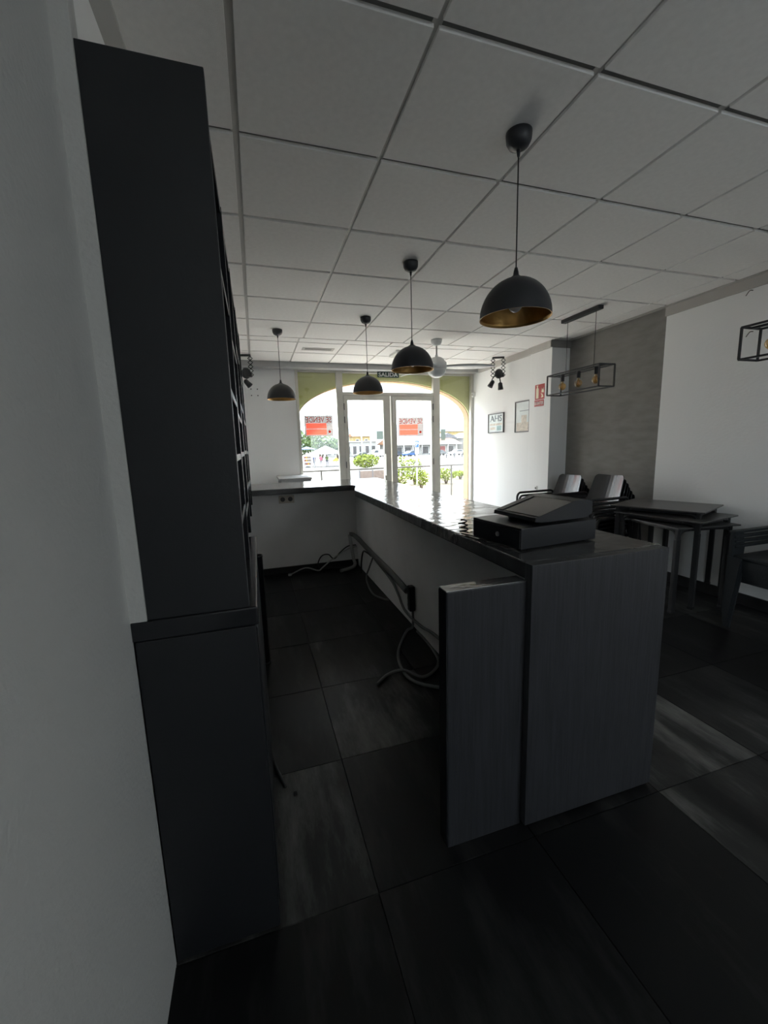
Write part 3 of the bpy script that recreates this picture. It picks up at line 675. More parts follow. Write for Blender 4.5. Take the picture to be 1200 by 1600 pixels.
# ------------------------------------------------------------------ pipes and cables behind the bar
tag(MB().tube(smooth([(0.985, 3.375, 0.392), (1.02, 3.36, 0.392), (1.055, 3.25, 0.366), (1.058, 2.60, 0.328), (1.058, 2.03, 0.308), (1.058, 1.62, 0.275)], 5), 0.026, 12).build('conduit_pipe', 'conduit'),
    'thick grey conduit running along the inner bar wall', 'pipe')
tag(MB().tube(smooth([(0.985, 3.37, 0.39), (0.995, 3.365, 0.30), (1.02, 3.36, 0.10), (1.03, 3.33, 0.035), (0.97, 3.24, 0.022), (0.82, 3.16, 0.022)], 6), 0.020, 10).build('drain_hose', 'whitecable'),
    'short grey drain hose bending down onto the floor in the bar corner', 'hose')
ps = thing('power_strip', 'black power strip hanging upright on the inner bar wall', 'power strip', (1.083, 1.53, 0.245))
BB(-0.046, 0.0, -0.030, 0.030, -0.100, 0.100, r=0.008).build('body', 'plasticblack', ps)
for z in (-0.055, 0.0, 0.055): MB().lathe([(0.019, 0), (0.019, 0.003), (0.013, 0.003), (0.013, 0.001)], n=14).xf(Matrix.Translation((-0.046, 0, z)) @ Matrix.Rotation(-PI/2, 4, 'Y')).build('outlet', 'socketdark', ps)
def cable(name, pts, r, m, label, n=6): return tag(MB().tube(smooth(pts, n), r, 8).build(name, m), label, 'cable')
cable('white_cable', [(0.258, 3.27, 0.012), (0.44, 3.33, 0.055), (0.58, 3.30, 0.014), (0.64, 3.35, 0.03), (0.77, 3.37, 0.115), (0.95, 3.372, 0.215), (1.07, 3.36, 0.245)], 0.008, 'whitecable', 'pale cable running across the back corner to the floor')
MB().bbox(0.235, 0.275, 3.255, 3.290, 0.0, 0.026, r=0.006).build('plug', 'whitecable', bpy.data.objects['white_cable'])
cable('black_cable', [(0.60, 3.32, 0.02), (0.59, 3.36, 0.08), (0.64, 3.37, 0.165), (0.72, 3.37, 0.175), (0.785, 3.372, 0.115), (0.87, 3.375, 0.19), (0.96, 3.375, 0.25), (1.06, 3.36, 0.26)], 0.007, 'wire', 'black cable looping up the cross wall of the bar')
cable('black_cable', [(1.045, 2.62, 0.31), (1.03, 2.72, 0.32), (1.03, 2.90, 0.29), (1.03, 3.00, 0.15), (1.03, 3.02, 0.012)], 0.009, 'wire', 'black cable arching off the conduit down to the floor in the corner')
cable('black_cable', [(1.055, 2.60, 0.30), (1.045, 2.72, 0.16), (1.02, 2.77, 0.03), (0.97, 2.36, 0.012), (1.02, 2.18, 0.012), (1.06, 2.12, 0.014)], 0.009, 'greycable', 'grey cable drooping from the conduit to the floor in a wide bow')
cable('grey_cable', [(1.062, 2.55, 0.290), (1.062, 2.04, 0.235), (1.064, 1.85, 0.16), (1.064, 1.69, 0.08), (1.064, 1.36, 0.09), (1.070, 1.10, 0.13), (1.072, 0.60, 0.15)], 0.011, 'greycable', 'grey cable sagging along the foot of the inner bar wall')
cable('grey_cable', [(1.066, 1.52, 0.16), (1.06, 1.50, 0.06), (1.05, 1.50, 0.015), (0.99, 1.46, 0.012), (0.832, 1.20, 0.012), (0.775, 0.98, 0.012), (0.793, 0.80, 0.020), (0.915, 0.704, 0.012), (1.00, 0.68, 0.012)], 0.010, 'greycable', 'thick grey cable lying in a big loop on the floor behind the low partition', 7)
cable('grey_cable', [(0.578, 0.862, 0.012), (0.67, 0.939, 0.012), (0.768, 0.926, 0.030), (0.86, 0.838, 0.014), (0.975, 0.896, 0.012), (1.044, 1.011, 0.012), (1.068, 1.231, 0.012), (1.066, 1.43, 0.014)], 0.0095, 'conduit', 'dark cable with a loose end crossing the big cable loop', 7)

# ------------------------------------------------------------------ stacked armchairs with tube arms
def rounded_panel(w0, w1, h, r, th, bow, n=10):
    # a panel in local (y across, t up) with bowed depth; returns MB with x as thickness
    poly = []
    for (cx, cy, a0) in ((w1/2-r, h-r, 0), (-w1/2+r, h-r, 90), (-w0/2+r*0.6, r*0.6, 180), (w0/2-r*0.6, r*0.6, 270)):
        rr = r if a0 < 180 else r*0.6
        for k in range(6): a = math.radians(a0+90*k/5); poly.append((cx+rr*math.cos(a), cy+rr*math.sin(a)))
    bm = bmesh.new(); vs = [bm.verts.new((0, p[0], p[1])) for p in poly]; bm.faces.new(vs)
    for yy in [(-0.5+(k+1)/n)*max(w0, w1) for k in range(n-1)]:
        bmesh.ops.bisect_plane(bm, geom=bm.verts[:]+bm.edges[:]+bm.faces[:], plane_co=(0, yy, 0), plane_no=(0, 1, 0))
    for v in bm.verts: v.co.x = bow*(v.co.y/(max(w0, w1)/2))**2*-1
    rg = bmesh.ops.extrude_face_region(bm, geom=bm.faces[:])
    for e in rg['geom']:
        if isinstance(e, bmesh.types.BMVert): e.co.x += th
    bm.verts.index_update(); mb = MB(); mb.add([v.co.copy() for v in bm.verts], [[v.index for v in q.verts] for q in bm.faces]); bm.free(); return mb
def make_armchair():
    t = thing('stacking_armchair', '', 'chair')
    bk = rounded_panel(0.43, 0.37, 0.40, 0.045, 0.010, 0.035)
    bk.xf(Matrix.Translation((0.205, 0, 0.470)) @ Matrix.Rotation(math.radians(16), 4, 'Y')).build('backrest', 'chairgloss', t)
    se = rounded_panel(0.44, 0.46, 0.47, 0.05, 0.010, 0.012)
    se.xf(Matrix.Translation((0.225, 0, 0.445)) @ Matrix.Rotation(math.radians(-93), 4, 'Y')).build('seat', 'chairgloss', t)
    for sg in (-1, 1):
        y = 0.265*sg
        p = [(0.36, y, 0.0), (0.33, y, 0.20), (0.275, y, 0.56), (0.262, y, 0.62), (0.235, y, 0.645), (0.17, y, 0.648), (0.0, y, 0.646), (-0.20, y, 0.645), (-0.245, y, 0.636), (-0.268, y, 0.60), (-0.272, y, 0.52), (-0.30, y, 0.0)]
        MB().tube(smooth(p, 3), 0.014, 8).build('side_frame', 'chairframe', t)
        MB().tube([(-0.24, 0.20*sg, 0.438), (-0.272, y, 0.43)], 0.010, 6).build('bracket', 'chairframe', t)
        MB().tube([(0.21, 0.20*sg, 0.445), (0.285, y, 0.45)], 0.010, 6).build('bracket', 'chairframe', t)
        MB().tube(smooth([(0.25, 0.185*sg, 0.60), (0.255, 0.23*sg, 0.60), (0.268, y, 0.60)], 3), 0.010, 6).build('bracket', 'chairframe', t)
    MB().tube([(-0.235, -0.20, 0.432), (-0.235, 0.20, 0.432)], 0.011, 6).build('cross_rail', 'chairframe', t)
    return t
proto = make_armchair(); first = True
ordn = ['bottom', 'second', 'third', 'fourth', 'fifth', 'sixth']
for nm, yc, xt, n, place in (('a', 2.74, 3.33, 5, 'of the stack beside the pillar'), ('b', 2.085, 3.25, 6, 'of the stack nearest the tables')):
    for k in range(n):
        o = proto if first else copy_tree(proto); first = False
        j = n-1-k
        o.location = (xt+0.030*j, yc+0.004*((k*7) % 3), 0.040*k)
        pos = 'top' if k == n-1 else ordn[k]+(' from the floor' if k else '')
        o['label'] = 'black tube-arm chair, %s one %s' % (pos, place); o['group'] = 'stacked black tube-arm chairs'

# ------------------------------------------------------------------ stacked tables
def make_table():
    t = thing('terrace_table', '', 'table'); W, L = 0.29, 0.35       # half sizes, top face at z=0
    BB(-W, W, -L, L, -0.012, 0.0, r=0.004).build('table_top', 'tabletop', t)
    fr = MB(); a, b3 = W-0.05, L-0.05
    for x in (-a, a): fr.bbox(x-0.010, x+0.010, -b3, b3, -0.038, -0.012, r=0.003)
    for y in (-b3, b3): fr.bbox(-a, a, y-0.010, y+0.010, -0.038, -0.012, r=0.003)
    fr.build('apron', 'steel', t)
    for sx in (-1, 1):
        for sy in (-1, 1):
            x, y = sx*a, sy*b3; lg = MB()
            mtx = Matrix.Translation((x, y, 0))
            lg.bbox(x-0.018, x+0.018, y-0.018, y+0.018, -0.72, -0.10, r=0.006)
            lg.tube(smooth([(x, y, -0.16), (x, y, -0.10), (x-sx*0.012, y, -0.060), (x-sx*0.045, y, -0.032), (x-sx*0.11, y, -0.026)], 4), 0.014, 8)
            lg.tube(smooth([(x, y, -0.16), (x, y, -0.10), (x, y-sy*0.012, -0.060), (x, y-sy*0.045, -0.032), (x, y-sy*0.11, -0.026)], 4), 0.014, 8)
            lg.bbox(x-0.015, x+0.015, y-0.015, y+0.015, -0.11, -0.014, r=0.005)
            l = lg.build('leg', 'steel', t)
            BB(x-0.020, x+0.020, y-0.020, y+0.020, -0.720, -0.700, r=0.004).build('foot_cap', 'wire', l)
    return t
tp = make_table()
for k, (x, y, z, r, lb) in enumerate(((3.43, 1.29, 0.720, -8, 'dark terrace table standing on the floor at the bottom of the table stack'),
                                      (3.42, 1.28, 0.776, 11, 'dark terrace table in the middle of the table stack'),
                                      (3.445, 1.375, 0.836, 22, 'dark terrace table lying on top of the table stack'))):
    o = tp if k == 0 else copy_tree(tp)
    o.location = (x, y, z); o.rotation_euler = (0, 0, math.radians(r)); o['label'] = lb; o['group'] = 'stacked terrace tables'

# ------------------------------------------------------------------ stacked resin armchairs at the right edge
def make_resin():
    t = thing('resin_armchair', '', 'chair')
    BB(-0.28, 0.24, -0.255, 0.255, 0.425, 0.455, r=0.010).build('seat', 'resin', t)
    MB().prism([(-0.285, 0.425), (-0.285, 0.365), (-0.265, 0.365), (-0.265, 0.425)], 'y', -0.23, 0.23).xf(Matrix()).build('front_rail', 'resin', t)
    bk = rounded_panel(0.46, 0.44, 0.40, 0.05, 0.014, 0.03); bk.xf(Matrix.Translation((0.235, 0, 0.45)) @ Matrix.Rotation(math.radians(14), 4, 'Y')).build('backrest', 'resin', t)
    for sg in (-1, 1):
        y = 0.265*sg
        BB(-0.300, 0.30, y-0.022, y+0.022, 0.612, 0.634, r=0.008).build('arm', 'resin', t)
        lg = MB().prism([(-0.300, 0.62), (-0.195, 0.62), (-0.205, 0.40), (-0.255, 0.0), (-0.300, 0.0)], 'y', y-0.012, y+0.012)
        lg.prism([(y-sg*0.075, 0.44), (y+sg*0.012, 0.44), (y+sg*0.012, 0.0), (y-sg*0.030, 0.0)], 'x', -0.304, -0.288)
        lg.build('leg', 'resin', t)
        MB().prism([(0.30, 0.0), (0.345, 0.0), (0.315, 0.62), (0.225, 0.62), (0.235, 0.42)], 'y', y-0.012, y+0.012).build('leg', 'resin', t)
    return t
rp = make_resin()
for k in range(4):
    o = rp if k == 0 else copy_tree(rp)
    o.location = (3.585-0.008*k, 0.445, 0.036*k)
    o['label'] = 'anthracite resin armchair, %s of the stack at the right picture edge' % (['bottom one', 'second from the floor', 'third from the floor', 'topmost one'][k]); o['group'] = 'stacked resin armchairs'
#EXTERIOR
# ------------------------------------------------------------------ outside: terrace, street, houses
G = -1.3
MT.update(
    asphalt=mat('pale_dusty_asphalt', (0.060, 0.059, 0.056), 0.9, var=0.12, vscale=0.3),
    terrace=mat('terrace_paving', (0.36, 0.34, 0.31), 0.8, var=0.08, vscale=3),
    railsteel=mat('railing_steel', (0.07, 0.068, 0.065), 0.45, metal=0.3),
    pavement=mat('pale_pavement', (0.34, 0.32, 0.29), 0.9, var=0.06, vscale=1),
    sand=mat('ochre_ground', (0.072, 0.056, 0.028), 0.9, var=0.12, vscale=0.6),
    leaf=mat('sunlit_leaf', (0.085, 0.105, 0.014), 0.9, var=0.4, vscale=3, spec=0.1),
    leafdark=mat('tree_leaf', (0.045, 0.068, 0.022), 0.9, var=0.4, vscale=1, spec=0.1),
    bark=mat('bark', (0.12, 0.09, 0.06), 0.9),
    tent=mat('white_canvas', (0.446, 0.446, 0.441), 0.8),
    bluecanvas=mat('blue_canvas', (0.030, 0.067, 0.156), 0.8),
    yellowcanvas=mat('yellow_canvas', (0.279, 0.156, 0.015), 0.8),
    polewhite=mat('white_post', (0.420, 0.426, 0.426), 0.5),
    signblue=mat('sign_blue', (0.019, 0.074, 0.205), 0.5),
    carwhite=mat('white_car_paint', (0.437, 0.437, 0.431), 0.25, coat=0.5),
    carblue=mat('blue_car_paint', (0.019, 0.063, 0.179), 0.25, coat=0.5),
    carsilver=mat('silver_car_paint', (0.149, 0.156, 0.164), 0.25, metal=0.5),
    cardark=mat('dark_car_paint', (0.06, 0.06, 0.07), 0.25, coat=0.5),
    carglass=mat('car_glass', (0.04, 0.05, 0.06), 0.1),
    tyre=mat('tyre', (0.03, 0.03, 0.03), 0.8),
    render_white=mat('white_render', (0.239, 0.232, 0.218), 0.85, var=0.04, vscale=1),
    render_yellow=mat('yellow_render', (0.232, 0.171, 0.068), 0.85, var=0.06, vscale=1),
    render_pink=mat('pinkish_block', (0.140, 0.105, 0.090), 0.85, var=0.1, vscale=4),
    rooftile=mat('orange_roof_tile', (0.191, 0.092, 0.045), 0.8, var=0.15, vscale=3),
    greyroof=mat('grey_roof', (0.102, 0.102, 0.112), 0.8),
    dark=mat('dark_opening', (0.042, 0.039, 0.039), 0.5),
    shopred=mat('shopfront_red', (0.149, 0.034, 0.030), 0.6),
    hill=mat('hazy_hill', (0.088, 0.109, 0.129), 0.95, var=0.18, vscale=0.01),
    skin=mat('skin', (0.310, 0.186, 0.130), 0.6), hair=mat('dark_hair', (0.04, 0.03, 0.02), 0.7),
    shirtpink=mat('pink_cloth', (0.268, 0.059, 0.097), 0.8), shirtblue=mat('blue_cloth', (0.067, 0.082, 0.186), 0.8),
    shirtgreen=mat('green_cloth', (0.130, 0.193, 0.052), 0.8), jeans=mat('denim_cloth', (0.087, 0.099, 0.161), 0.85), trousers=mat('grey_cloth', (0.155, 0.149, 0.161), 0.85),
)
struct(B(-400, 900, 5.345, 1700, G-0.5, G).build('ground', 'asphalt'))
struct(B(-6, 9, 5.345, 6.80, G, -0.03).build('terrace', 'terrace'))
struct(B(-40, 70, 13.0, 34, G-0.02, G+0.01).build('ochre_verge', 'sand'))
struct(B(-40, 70, 6.81, 13.0, G-0.02, G+0.02).build('street_pavement', 'pavement'))
ra = thing('terrace_railing', 'steel terrace railing with thin posts outside the window', 'railing', (0, 6.5, -0.03))
BB(-3.5, 8.0, -0.022, 0.022, 1.010, 1.040, r=0.006).build('top_rail', 'railsteel', ra)
for x in (-1.6, 1.16, 3.91, 6.6):
    BB(x-0.014, x+0.014, -0.014, 0.014, 0, 1.012, r=0.004).build('post', 'railsteel', ra)
    BB(x-0.040, x+0.040, -0.040, 0.040, 0, 0.17, r=0.006).build('post_shoe', 'railsteel', ra)
MB().tube([(4.55, 0.0, 0.66), (3.98, 0.0, 0.10)], 0.014, 8).build('brace', 'railsteel', ra)
pf = thing('panel_wall', 'low pinkish panel wall between posts beyond the left-hand door', 'wall', (7.95, 31.0, G))
for k in range(2): BB(0.06+1.10*k, 1.10+1.10*k, -0.04, 0.04, 0.05, 0.80, r=0.01).build('panel', 'render_pink', pf)
for k in range(3): BB(1.10*k-0.02, 1.10*k+0.06, -0.06, 0.06, 0, 0.88, r=0.01).build('post', 'greyroof', pf)

def foliage(n, rx, ry, rz, cz, leaf):
    mb = MB(); rnd = random.Random(n*13+int(rx*100))
    for _ in range(n):
        while True:
            p = Vector((rnd.uniform(-1, 1), rnd.uniform(-1, 1), rnd.uniform(-1, 1)))
            if 0.25 < p.length < 1: break
        p = Vector((p.x*rx, p.y*ry, cz+p.z*rz)); d = Vector((rnd.uniform(-1, 1), rnd.uniform(-1, 1), rnd.uniform(-0.6, 1))).normalized()
        e = d.orthogonal().normalized(); L = leaf*rnd.uniform(0.6, 1.3)
        mb.add([p-d*L, p+e*L*0.4, p+d*L, p-e*L*0.4], [(0, 1, 2, 3)])
    return mb
def plant(name, x, y, rx, rz, label, cat, leafm='leaf', trunk=0.25, n=420, leaf=0.16, group=None, z0=G):
    t = thing(name, label, cat, (x, y, z0), 0, group)
    f_ = foliage(n, rx, rx*0.8, rz, trunk+rz*0.95, leaf).build('foliage', leafm, t); f_['kind'] = 'stuff'
    for k in range(3):
        a = k*2.1
        MB().tube([(0.03*math.cos(a), 0.03*math.sin(a), 0), (rx*0.35*math.cos(a), rx*0.3*math.sin(a), trunk+rz*0.9)], 0.05, 6, radii=[0.06*rx+0.01, 0.015]).build('stem', 'bark', t)
    return t
g1 = 'sunlit bushes beyond the terrace'
plant('bush', 8.35, 22.6, 0.85, 1.05, 'yellow-green bush left of the parking sign pole', 'bush', group=g1, leaf=0.13)
plant('bush', 9.60, 21.9, 0.55, 0.55, 'small bush at the foot of the parking sign, on its right', 'bush', group=g1, n=260, leaf=0.11)
plant('bush', 10.6, 25.5, 0.70, 0.85, 'bush rising behind the parking sign pole', 'bush', group=g1, n=300, leaf=0.13)
plant('bush', 12.7, 24.8, 0.85, 0.45, 'round green bush seen through the right side window beside its mullion', 'bush', group=g1, n=380, leaf=0.12)
plant('bush', 15.3, 27.6, 0.80, 0.22, 'low spreading bush nearest the right arch reveal', 'bush', group=g1, n=300, leaf=0.12)
plant('bush', 12.9, 47.5, 1.75, 0.85, 'wide yellowish bush behind the left-hand door in front of the van', 'bush', group=g1, n=520, leaf=0.24)
g2 = 'trees behind the market'
plant('tree', 7.6, 82, 4.2, 2.6, 'dark green tree behind the blue parasol', 'tree', 'leafdark', 1.5, 700, 0.55, g2)
plant('tree', 14.2, 92, 3.6, 2.3, 'dark green tree behind the white market tent', 'tree', 'leafdark', 1.5, 700, 0.5, g2)
plant('tree', 19.6, 100, 2.6, 2.1, 'green tree right of the market tent near the left mullion', 'tree', 'leafdark', 1.4, 500, 0.45, g2)

ps2 = thing('parking_sign', 'blue parking sign on a white pole outside the right-hand door', 'sign', (9.09, 21.3, G))
MB().tube([(0, 0, 0), (0, 0, 2.3)], 0.045, 10).build('pole', 'polewhite', ps2)
BB(-0.14, 0.14, -0.075, -0.05, 2.25, 3.02, r=0.01).build('plate', 'polewhite', ps2)
BB(-0.115, 0.115, -0.082, -0.074, 2.62, 2.99, r=0.004).build('blue_field', 'signblue', ps2)
text_part('P', 0.26, 0.16, 'polewhite', Matrix.Translation((0, -0.083, 2.805)) @ Matrix.Rotation(PI/2, 4, 'X'), ps2)
for k, (x, lb) in enumerate(((24.6, 'tall white lamp post, the left one of the pair behind the left-hand door'), (26.85, 'tall white lamp post, the right one of the pair behind the left-hand door'))):
    t = thing('lamp_post', lb, 'lamp post', (x, 95, G), 0, 'tall lamp posts')
    MB().tube([(0, 0, 0), (0, 0, 13.4)], 0.2, 10, radii=[0.22, 0.14]).build('mast', 'polewhite', t)
    BB(-0.5, 0.5, -0.2, 0.2, 13.35, 13.55, r=0.05).build('lamp_head', 'polewhite', t)

tn = thing('market_tent', 'white pyramid market tent in the left side window', 'tent', (10.1, 60.5, G))
hw = 2.0
MB().add([(-hw, -hw, 2.05), (hw, -hw, 2.05), (hw, hw, 2.05), (-hw, hw, 2.05), (0, 0, 3.1)], [(0, 1, 4), (1, 2, 4), (2, 3, 4), (3, 0, 4), (0, 3, 2, 1)]).build('canopy', 'tent', tn)
for (a, b4) in (((-hw, -hw), (hw, -hw)), ((-hw, hw), (hw, hw)), ((-hw, -hw), (-hw, hw)), ((hw, -hw), (hw, hw))):
    B(min(a[0], b4[0])-0.01, max(a[0], b4[0])+0.01, min(a[1], b4[1])-0.01, max(a[1], b4[1])+0.01, 1.87, 2.05).build('valance', 'tent', tn)
for x in (-hw, hw):
    for y in (-hw, hw): MB().tube([(x*0.98, y*0.98, 0), (x*0.98, y*0.98, 2.05)], 0.035, 6).build('leg', 'polewhite', tn)
def parasol(x, y, r, h, m, label, drop=0.35):
    t = thing('market_parasol', label, 'parasol', (x, y, G))
    n = 8; ring = [(r*math.cos(2*PI*k/n), r*math.sin(2*PI*k/n), h-drop) for k in range(n)]
    MB().add(ring+[(0, 0, h), (0, 0, h-0.05)]+[(p[0], p[1], p[2]-0.04) for p in ring], [(k, (k+1) % n, n) for k in range(n)]+[(n+2+(k+1) % n, n+2+k, n+1) for k in range(n)]+[(k, n+2+k, n+2+(k+1) % n, (k+1) % n) for k in range(n)]).build('canopy', m, t)
    MB().tube([(0, 0, 0), (0, 0, h)], 0.035, 6).build('pole', 'polewhite', t)
    BB(-0.3, 0.3, -0.3, 0.3, 0, 0.12, r=0.02).build('base', 'greyroof', t)
    return t
parasol(7.4, 61.0, 1.35, 3.05, 'bluecanvas', 'blue market parasol at the left edge of the side window', 0.40)
parasol(11.35, 58.6, 0.62, 1.35, 'yellowcanvas', 'small yellow-orange parasol at the right corner of the market tent', 0.50)
ms3 = thing('market_stall', 'stall rack with rows of goods below the blue parasol', 'stall', (7.2, 59.5, G))
for z in (0.35, 0.85, 1.30): B(-0.55, 0.55, -0.3, 0.3, z, z+0.05).build('shelf', 'render_white', ms3)
for z in (0.40, 0.90, 1.35):
    for k in range(4): BB(-0.5+0.26*k, -0.29+0.26*k, -0.25, 0.2, z, z+0.26, r=0.02).build('goods_box', ['render_pink', 'shopred', 'yellowcanvas', 'render_pink'][(k+int(z*10)) % 4], ms3)
for x in (-0.55, 0.5): B(x, x+0.05, -0.3, 0.3, 0, 1.7).build('rack_side', 'polewhite', ms3)

def person(x, y, rz, top, bottom, label, pose=0):
    t = thing('person', label, 'person', (x, y, G), rz)
    V = {'pel': (0, 0, 0.93), 'wst': (0, 0, 1.10), 'chs': (0, 0.01, 1.32), 'nck': (0, 0.01, 1.47), 'hd0': (0, 0, 1.55), 'hd1': (0, 0, 1.68), 'hd2': (0, 0, 1.74)}
    R_ = {'pel': 0.155, 'wst': 0.135, 'chs': 0.165, 'nck': 0.058, 'hd0': 0.075, 'hd1': 0.098, 'hd2': 0.055}
    E_ = [('pel', 'wst'), ('wst', 'chs'), ('chs', 'nck'), ('nck', 'hd0'), ('hd0', 'hd1'), ('hd1', 'hd2')]
    for sg, n in ((-1, 'L'), (1, 'R')):
        st_ = 0.12*sg*pose
        V.update({'hp'+n: (0.10*sg, 0, 0.88), 'kn'+n: (0.11*sg, -0.03-st_, 0.48), 'an'+n: (0.11*sg, st_, 0.09), 'to'+n: (0.12*sg, -0.16+st_, 0.04),
                  'sh'+n: (0.19*sg, 0.01, 1.40), 'el'+n: (0.25*sg, 0.03, 1.12), 'wr'+n: (0.23*sg, -0.12-0.1*pose, 0.92), 'hn'+n: (0.22*sg, -0.17-0.1*pose, 0.85)})
        R_.update({'hp'+n: 0.10, 'kn'+n: 0.065, 'an'+n: 0.045, 'to'+n: 0.038, 'sh'+n: 0.068, 'el'+n: 0.046, 'wr'+n: 0.033, 'hn'+n: 0.040})
        E_ += [('pel', 'hp'+n), ('hp'+n, 'kn'+n), ('kn'+n, 'an'+n), ('an'+n, 'to'+n), ('chs', 'sh'+n), ('sh'+n, 'el'+n), ('el'+n, 'wr'+n), ('wr'+n, 'hn'+n)]
    ks = list(V); me = bpy.data.meshes.new('body'); me.from_pydata([V[k] for k in ks], [(ks.index(a), ks.index(b)) for a, b in E_], [])
    o = bpy.data.objects.new('body', me); link(o)
    o.modifiers.new('skin', 'SKIN'); sv = me.skin_vertices[0].data
    for i, k in enumerate(ks): sv[i].radius = (R_[k], R_[k]*0.85)
    sv[0].use_root = True
    ss = o.modifiers.new('sub', 'SUBSURF'); ss.levels = 1; ss.render_levels = 1
    bpy.context.view_layer.update()
    m2 = bpy.data.meshes.new_from_object(o.evaluated_get(bpy.context.evaluated_depsgraph_get())); bpy.data.objects.remove(o)
    m2.name = 'body'
    for k in (bottom, top, 'skin'): m2.materials.append(MT[k])
    for p in m2.polygons:
        c_ = p.center; p.use_smooth = True
        arm = abs(c_.x) > 0.20 and c_.z > 0.8
        p.material_index = 2 if (c_.z > 1.49 or (arm and c_.z < 1.15) or c_.z < 0.09) else (0 if c_.z < 0.97 else 1)
    link(bpy.data.objects.new('body', m2), t)
    MB().sphere(0, 0.025, 1.69, 0.105, sz=1.0, sy=0.95).build('hair', 'hair', t)
    return t
person(9.06, 58.6, 0.2, 'shirtpink', 'trousers', 'person in a pink top standing under the white tent')
person(8.30, 60.0, -0.8, 'shirtblue', 'jeans', 'person in a blue top walking beside the stall rack', 1)
person(10.15, 59.8, 2.6, 'shirtgreen', 'jeans', 'person in a green top standing at the right under the tent')

def car(x, y, rz, m, label, van=False, L=4.3):
    t = thing('van' if van else 'car', label, 'van' if van else 'car', (x, y, G), rz, None)
    H = 1.95 if van else 1.45; hl = L/2
    if van: prof = [(-hl, 0.35), (-hl, 0.9), (-hl+0.15, 1.05), (-hl+0.85, 1.15), (-hl+1.45, 1.85), (-hl+1.9, H), (hl-0.1, H), (hl, 1.8), (hl, 0.35)]
    else: prof = [(-hl, 0.35), (-hl, 0.72), (-hl+0.2, 0.82), (-hl+1.1, 0.92), (-hl+1.75, 1.38), (-hl+2.2, H), (hl-1.2, H-0.02), (hl-0.35, 0.98), (hl, 0.92), (hl, 0.35)]
    MB().prism(prof, 'y', -0.85, 0.85).build('body', m, t)
    gl = [(-hl+1.0, 1.2), (-hl+1.5, 1.8), (-hl+2.4, 1.8), (-hl+2.4, 1.2)] if van else [(-hl+1.30, 0.95), (-hl+1.85, 1.34), (hl-1.30, 1.34), (hl-0.65, 1.0)]
    for yy in (-0.86, 0.845): MB().prism(gl, 'y', yy, yy+0.015).build('window', 'carglass', t)
    for wx in (-hl+0.8, hl-0.85):
        for yy in (-0.88, 0.68):
            MB().lathe([(0.0, 0), (0.33, 0), (0.33, 0.2), (0.0, 0.2)], n=18).xf(Matrix.Translation((wx, yy+0.2, 0.33)) @ Matrix.Rotation(PI/2, 4, 'X')).build('wheel', 'tyre', t)
    return t
car(31.0, 104, 0.3, 'carwhite', 'white van parked behind the left-hand glazed door', True, 5.0)
car(25.5, 100, 0.1, 'carsilver', 'silver car parked left of the white van')
car(38.5, 99, 0.5, 'carblue', 'blue car seen through the right-hand glazed door')
car(35.8, 103, 0.2, 'cardark', 'dark car parked just left of the blue car')
car(49.5, 94, 0.15, 'carwhite', 'white car parked in front of the shopfronts near the right reveal')
car(45.5, 97, 0.15, 'carsilver', 'silver car parked left of the white car by the shopfronts')

# buildings
def building(name, label, loc, rz, w_, d_, h, wallm, roof, roofm, openings, over=0.4, rh=1.2):
    t = thing(name, label, 'building', loc, rz)
    B(0, w_, 0, d_, 0, h).build('wall', wallm, t)
    if roof == 'gable_x':      # ridge across the view
        MB().prism([(-over, h-0.05), (d_/2, h+rh), (d_+over, h-0.05)], 'x', -over, w_+over).build('roof', roofm, t)
    elif roof == 'gable_y':    # gable faces the viewer
        MB().prism([(-over, h-0.05), (w_/2, h+rh), (w_+over, h-0.05)], 'y', -over, d_+over).build('roof', roofm, t)
    else:
        B(-over, w_+over, -over, d_+over, h, h+0.25).build('roof', roofm, t)
    for (x0, x1, z0, z1, m) in openings:
        f2 = BB(x0, x1, -0.08, 0.02, z0, z1, r=0.02).build('window', 'polewhite', t)
        e = min(0.12, (x1-x0)*0.12); B(x0+e, x1-e, -0.10, -0.075, z0+e, z1-e).build('pane', m, f2)
    return t
op = []
for k in range(7): op.append((1.0+2.9*k, 3.2+2.9*k, 0.2, 2.5, 'shopred' if k in (4, 5) else 'dark'))
rb = building('shop_building', 'long low shop building with an orange tile roof and dark shopfronts', (37.3, 110, G), 0.10, 22, 9, 3.3, 'render_white', 'gable_x', 'rooftile', op, 0.8, 1.4)
B(-0.9, 22.9, -1.0, -0.7, 2.9, 3.4).build('fascia', 'tent', rb)
for k in range(8): MB().tube([(0.4+2.95*k, -0.85, 0), (0.4+2.95*k, -0.85, 2.9)], 0.12, 8).build('column', 'polewhite', rb)
building('gabled_house', 'grey-roofed gabled house rising behind the right end of the shops', (58.5, 125, G), 0.12, 7.5, 7, 5.0, 'render_white', 'gable_y', 'greyroof', [(1.2, 2.6, 2.6, 4.2, 'dark'), (4.6, 6.0, 2.6, 4.2, 'dark')], 0.5, 1.7)
building('gabled_house', 'second grey-roofed house partly behind the right arch reveal', (68.2, 125, G), 0.12, 6.0, 7, 4.9, 'render_white', 'gable_y', 'greyroof', [(1.5, 2.8, 2.4, 4.0, 'dark')], 0.5, 1.8)
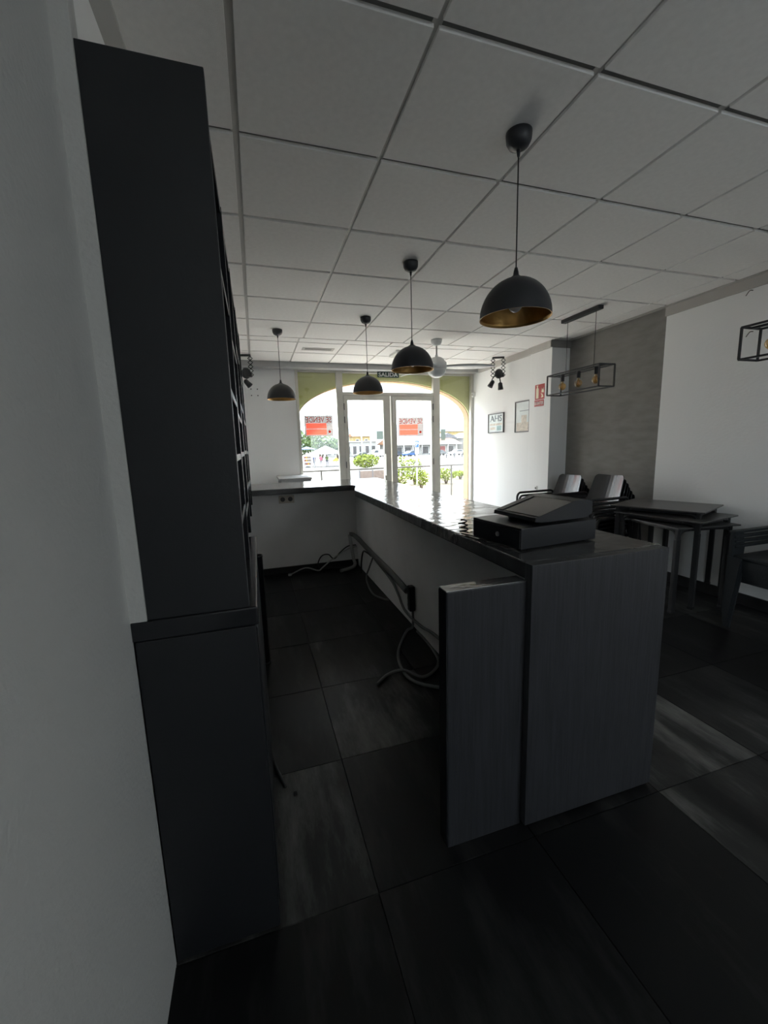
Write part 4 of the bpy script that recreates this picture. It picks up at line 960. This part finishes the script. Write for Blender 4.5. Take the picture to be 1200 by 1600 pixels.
building('apartment_house', 'pale yellow apartment house above the grey gables', (75.0, 157, G), 0.05, 11, 9, 8.2, 'render_yellow', 'flat', 'render_white', [(1+2.4*k, 2.2+2.4*k, z, z+1.4, 'dark') for k in range(4) for z in (2.2, 5.4)], 0.3)
building('yellow_house', 'yellow house with a red tile roof behind the left-hand door', (31.0, 131, G), 0.0, 6.2, 6, 6.3, 'render_yellow', 'gable_x', 'rooftile', [(0.8, 2.0, 3.8, 5.4, 'dark'), (3.8, 5.0, 3.8, 5.4, 'dark'), (0.8, 2.0, 1.0, 2.6, 'dark')], 0.4, 1.2)
building('market_hall', 'white flat-roofed hall with tall dark openings behind the van', (19.0, 117, G), 0.0, 15.6, 8, 4.3, 'render_white', 'flat', 'tent', [(0.8+1.9*k, 2.1+1.9*k, 0.6, 3.2, 'dark') for k in range(8)], 0.3)
# hazy hills
hx = [(-400, 30), (-100, 55), (155, 67), (325, 76), (400, 80), (475, 85), (560, 78), (640, 84), (713, 90), (790, 87), (830, 89), (890, 70)]
hm = MB(); P3 = smooth([(x, 0, z) for x, z in hx], 8)
for i in range(len(P3)-1):
    a, b4 = P3[i], P3[i+1]; ra_, rb_ = 3*math.sin(i*1.7), 3*math.sin((i+1)*1.7)
    hm.add([(a.x, 1380, G), (b4.x, 1380, G), (b4.x, 1500, b4.z+rb_), (a.x, 1500, a.z+ra_), (a.x, 1690, G), (b4.x, 1690, G)], [(0, 1, 2, 3), (3, 2, 5, 4)], True)
struct(hm.build('hills', 'hill'))
# chain barrier
cb = thing('chain_barrier', 'row of bollards joined by a chain in front of the parked cars', 'barrier', (36.0, 76.0, G), 0.1)
for k in range(5):
    MB().lathe([(0.10, 0), (0.10, 0.62), (0.14, 0.66), (0.14, 0.78), (0.05, 0.84)], 1.9*k, 0, n=10).build('bollard', 'greyroof', cb)
    if k < 4: MB().tube(smooth([(1.9*k, 0, 0.62), (1.9*k+0.95, 0, 0.42), (1.9*k+1.9, 0, 0.62)], 5), 0.03, 6).build('chain', 'greyroof', cb)
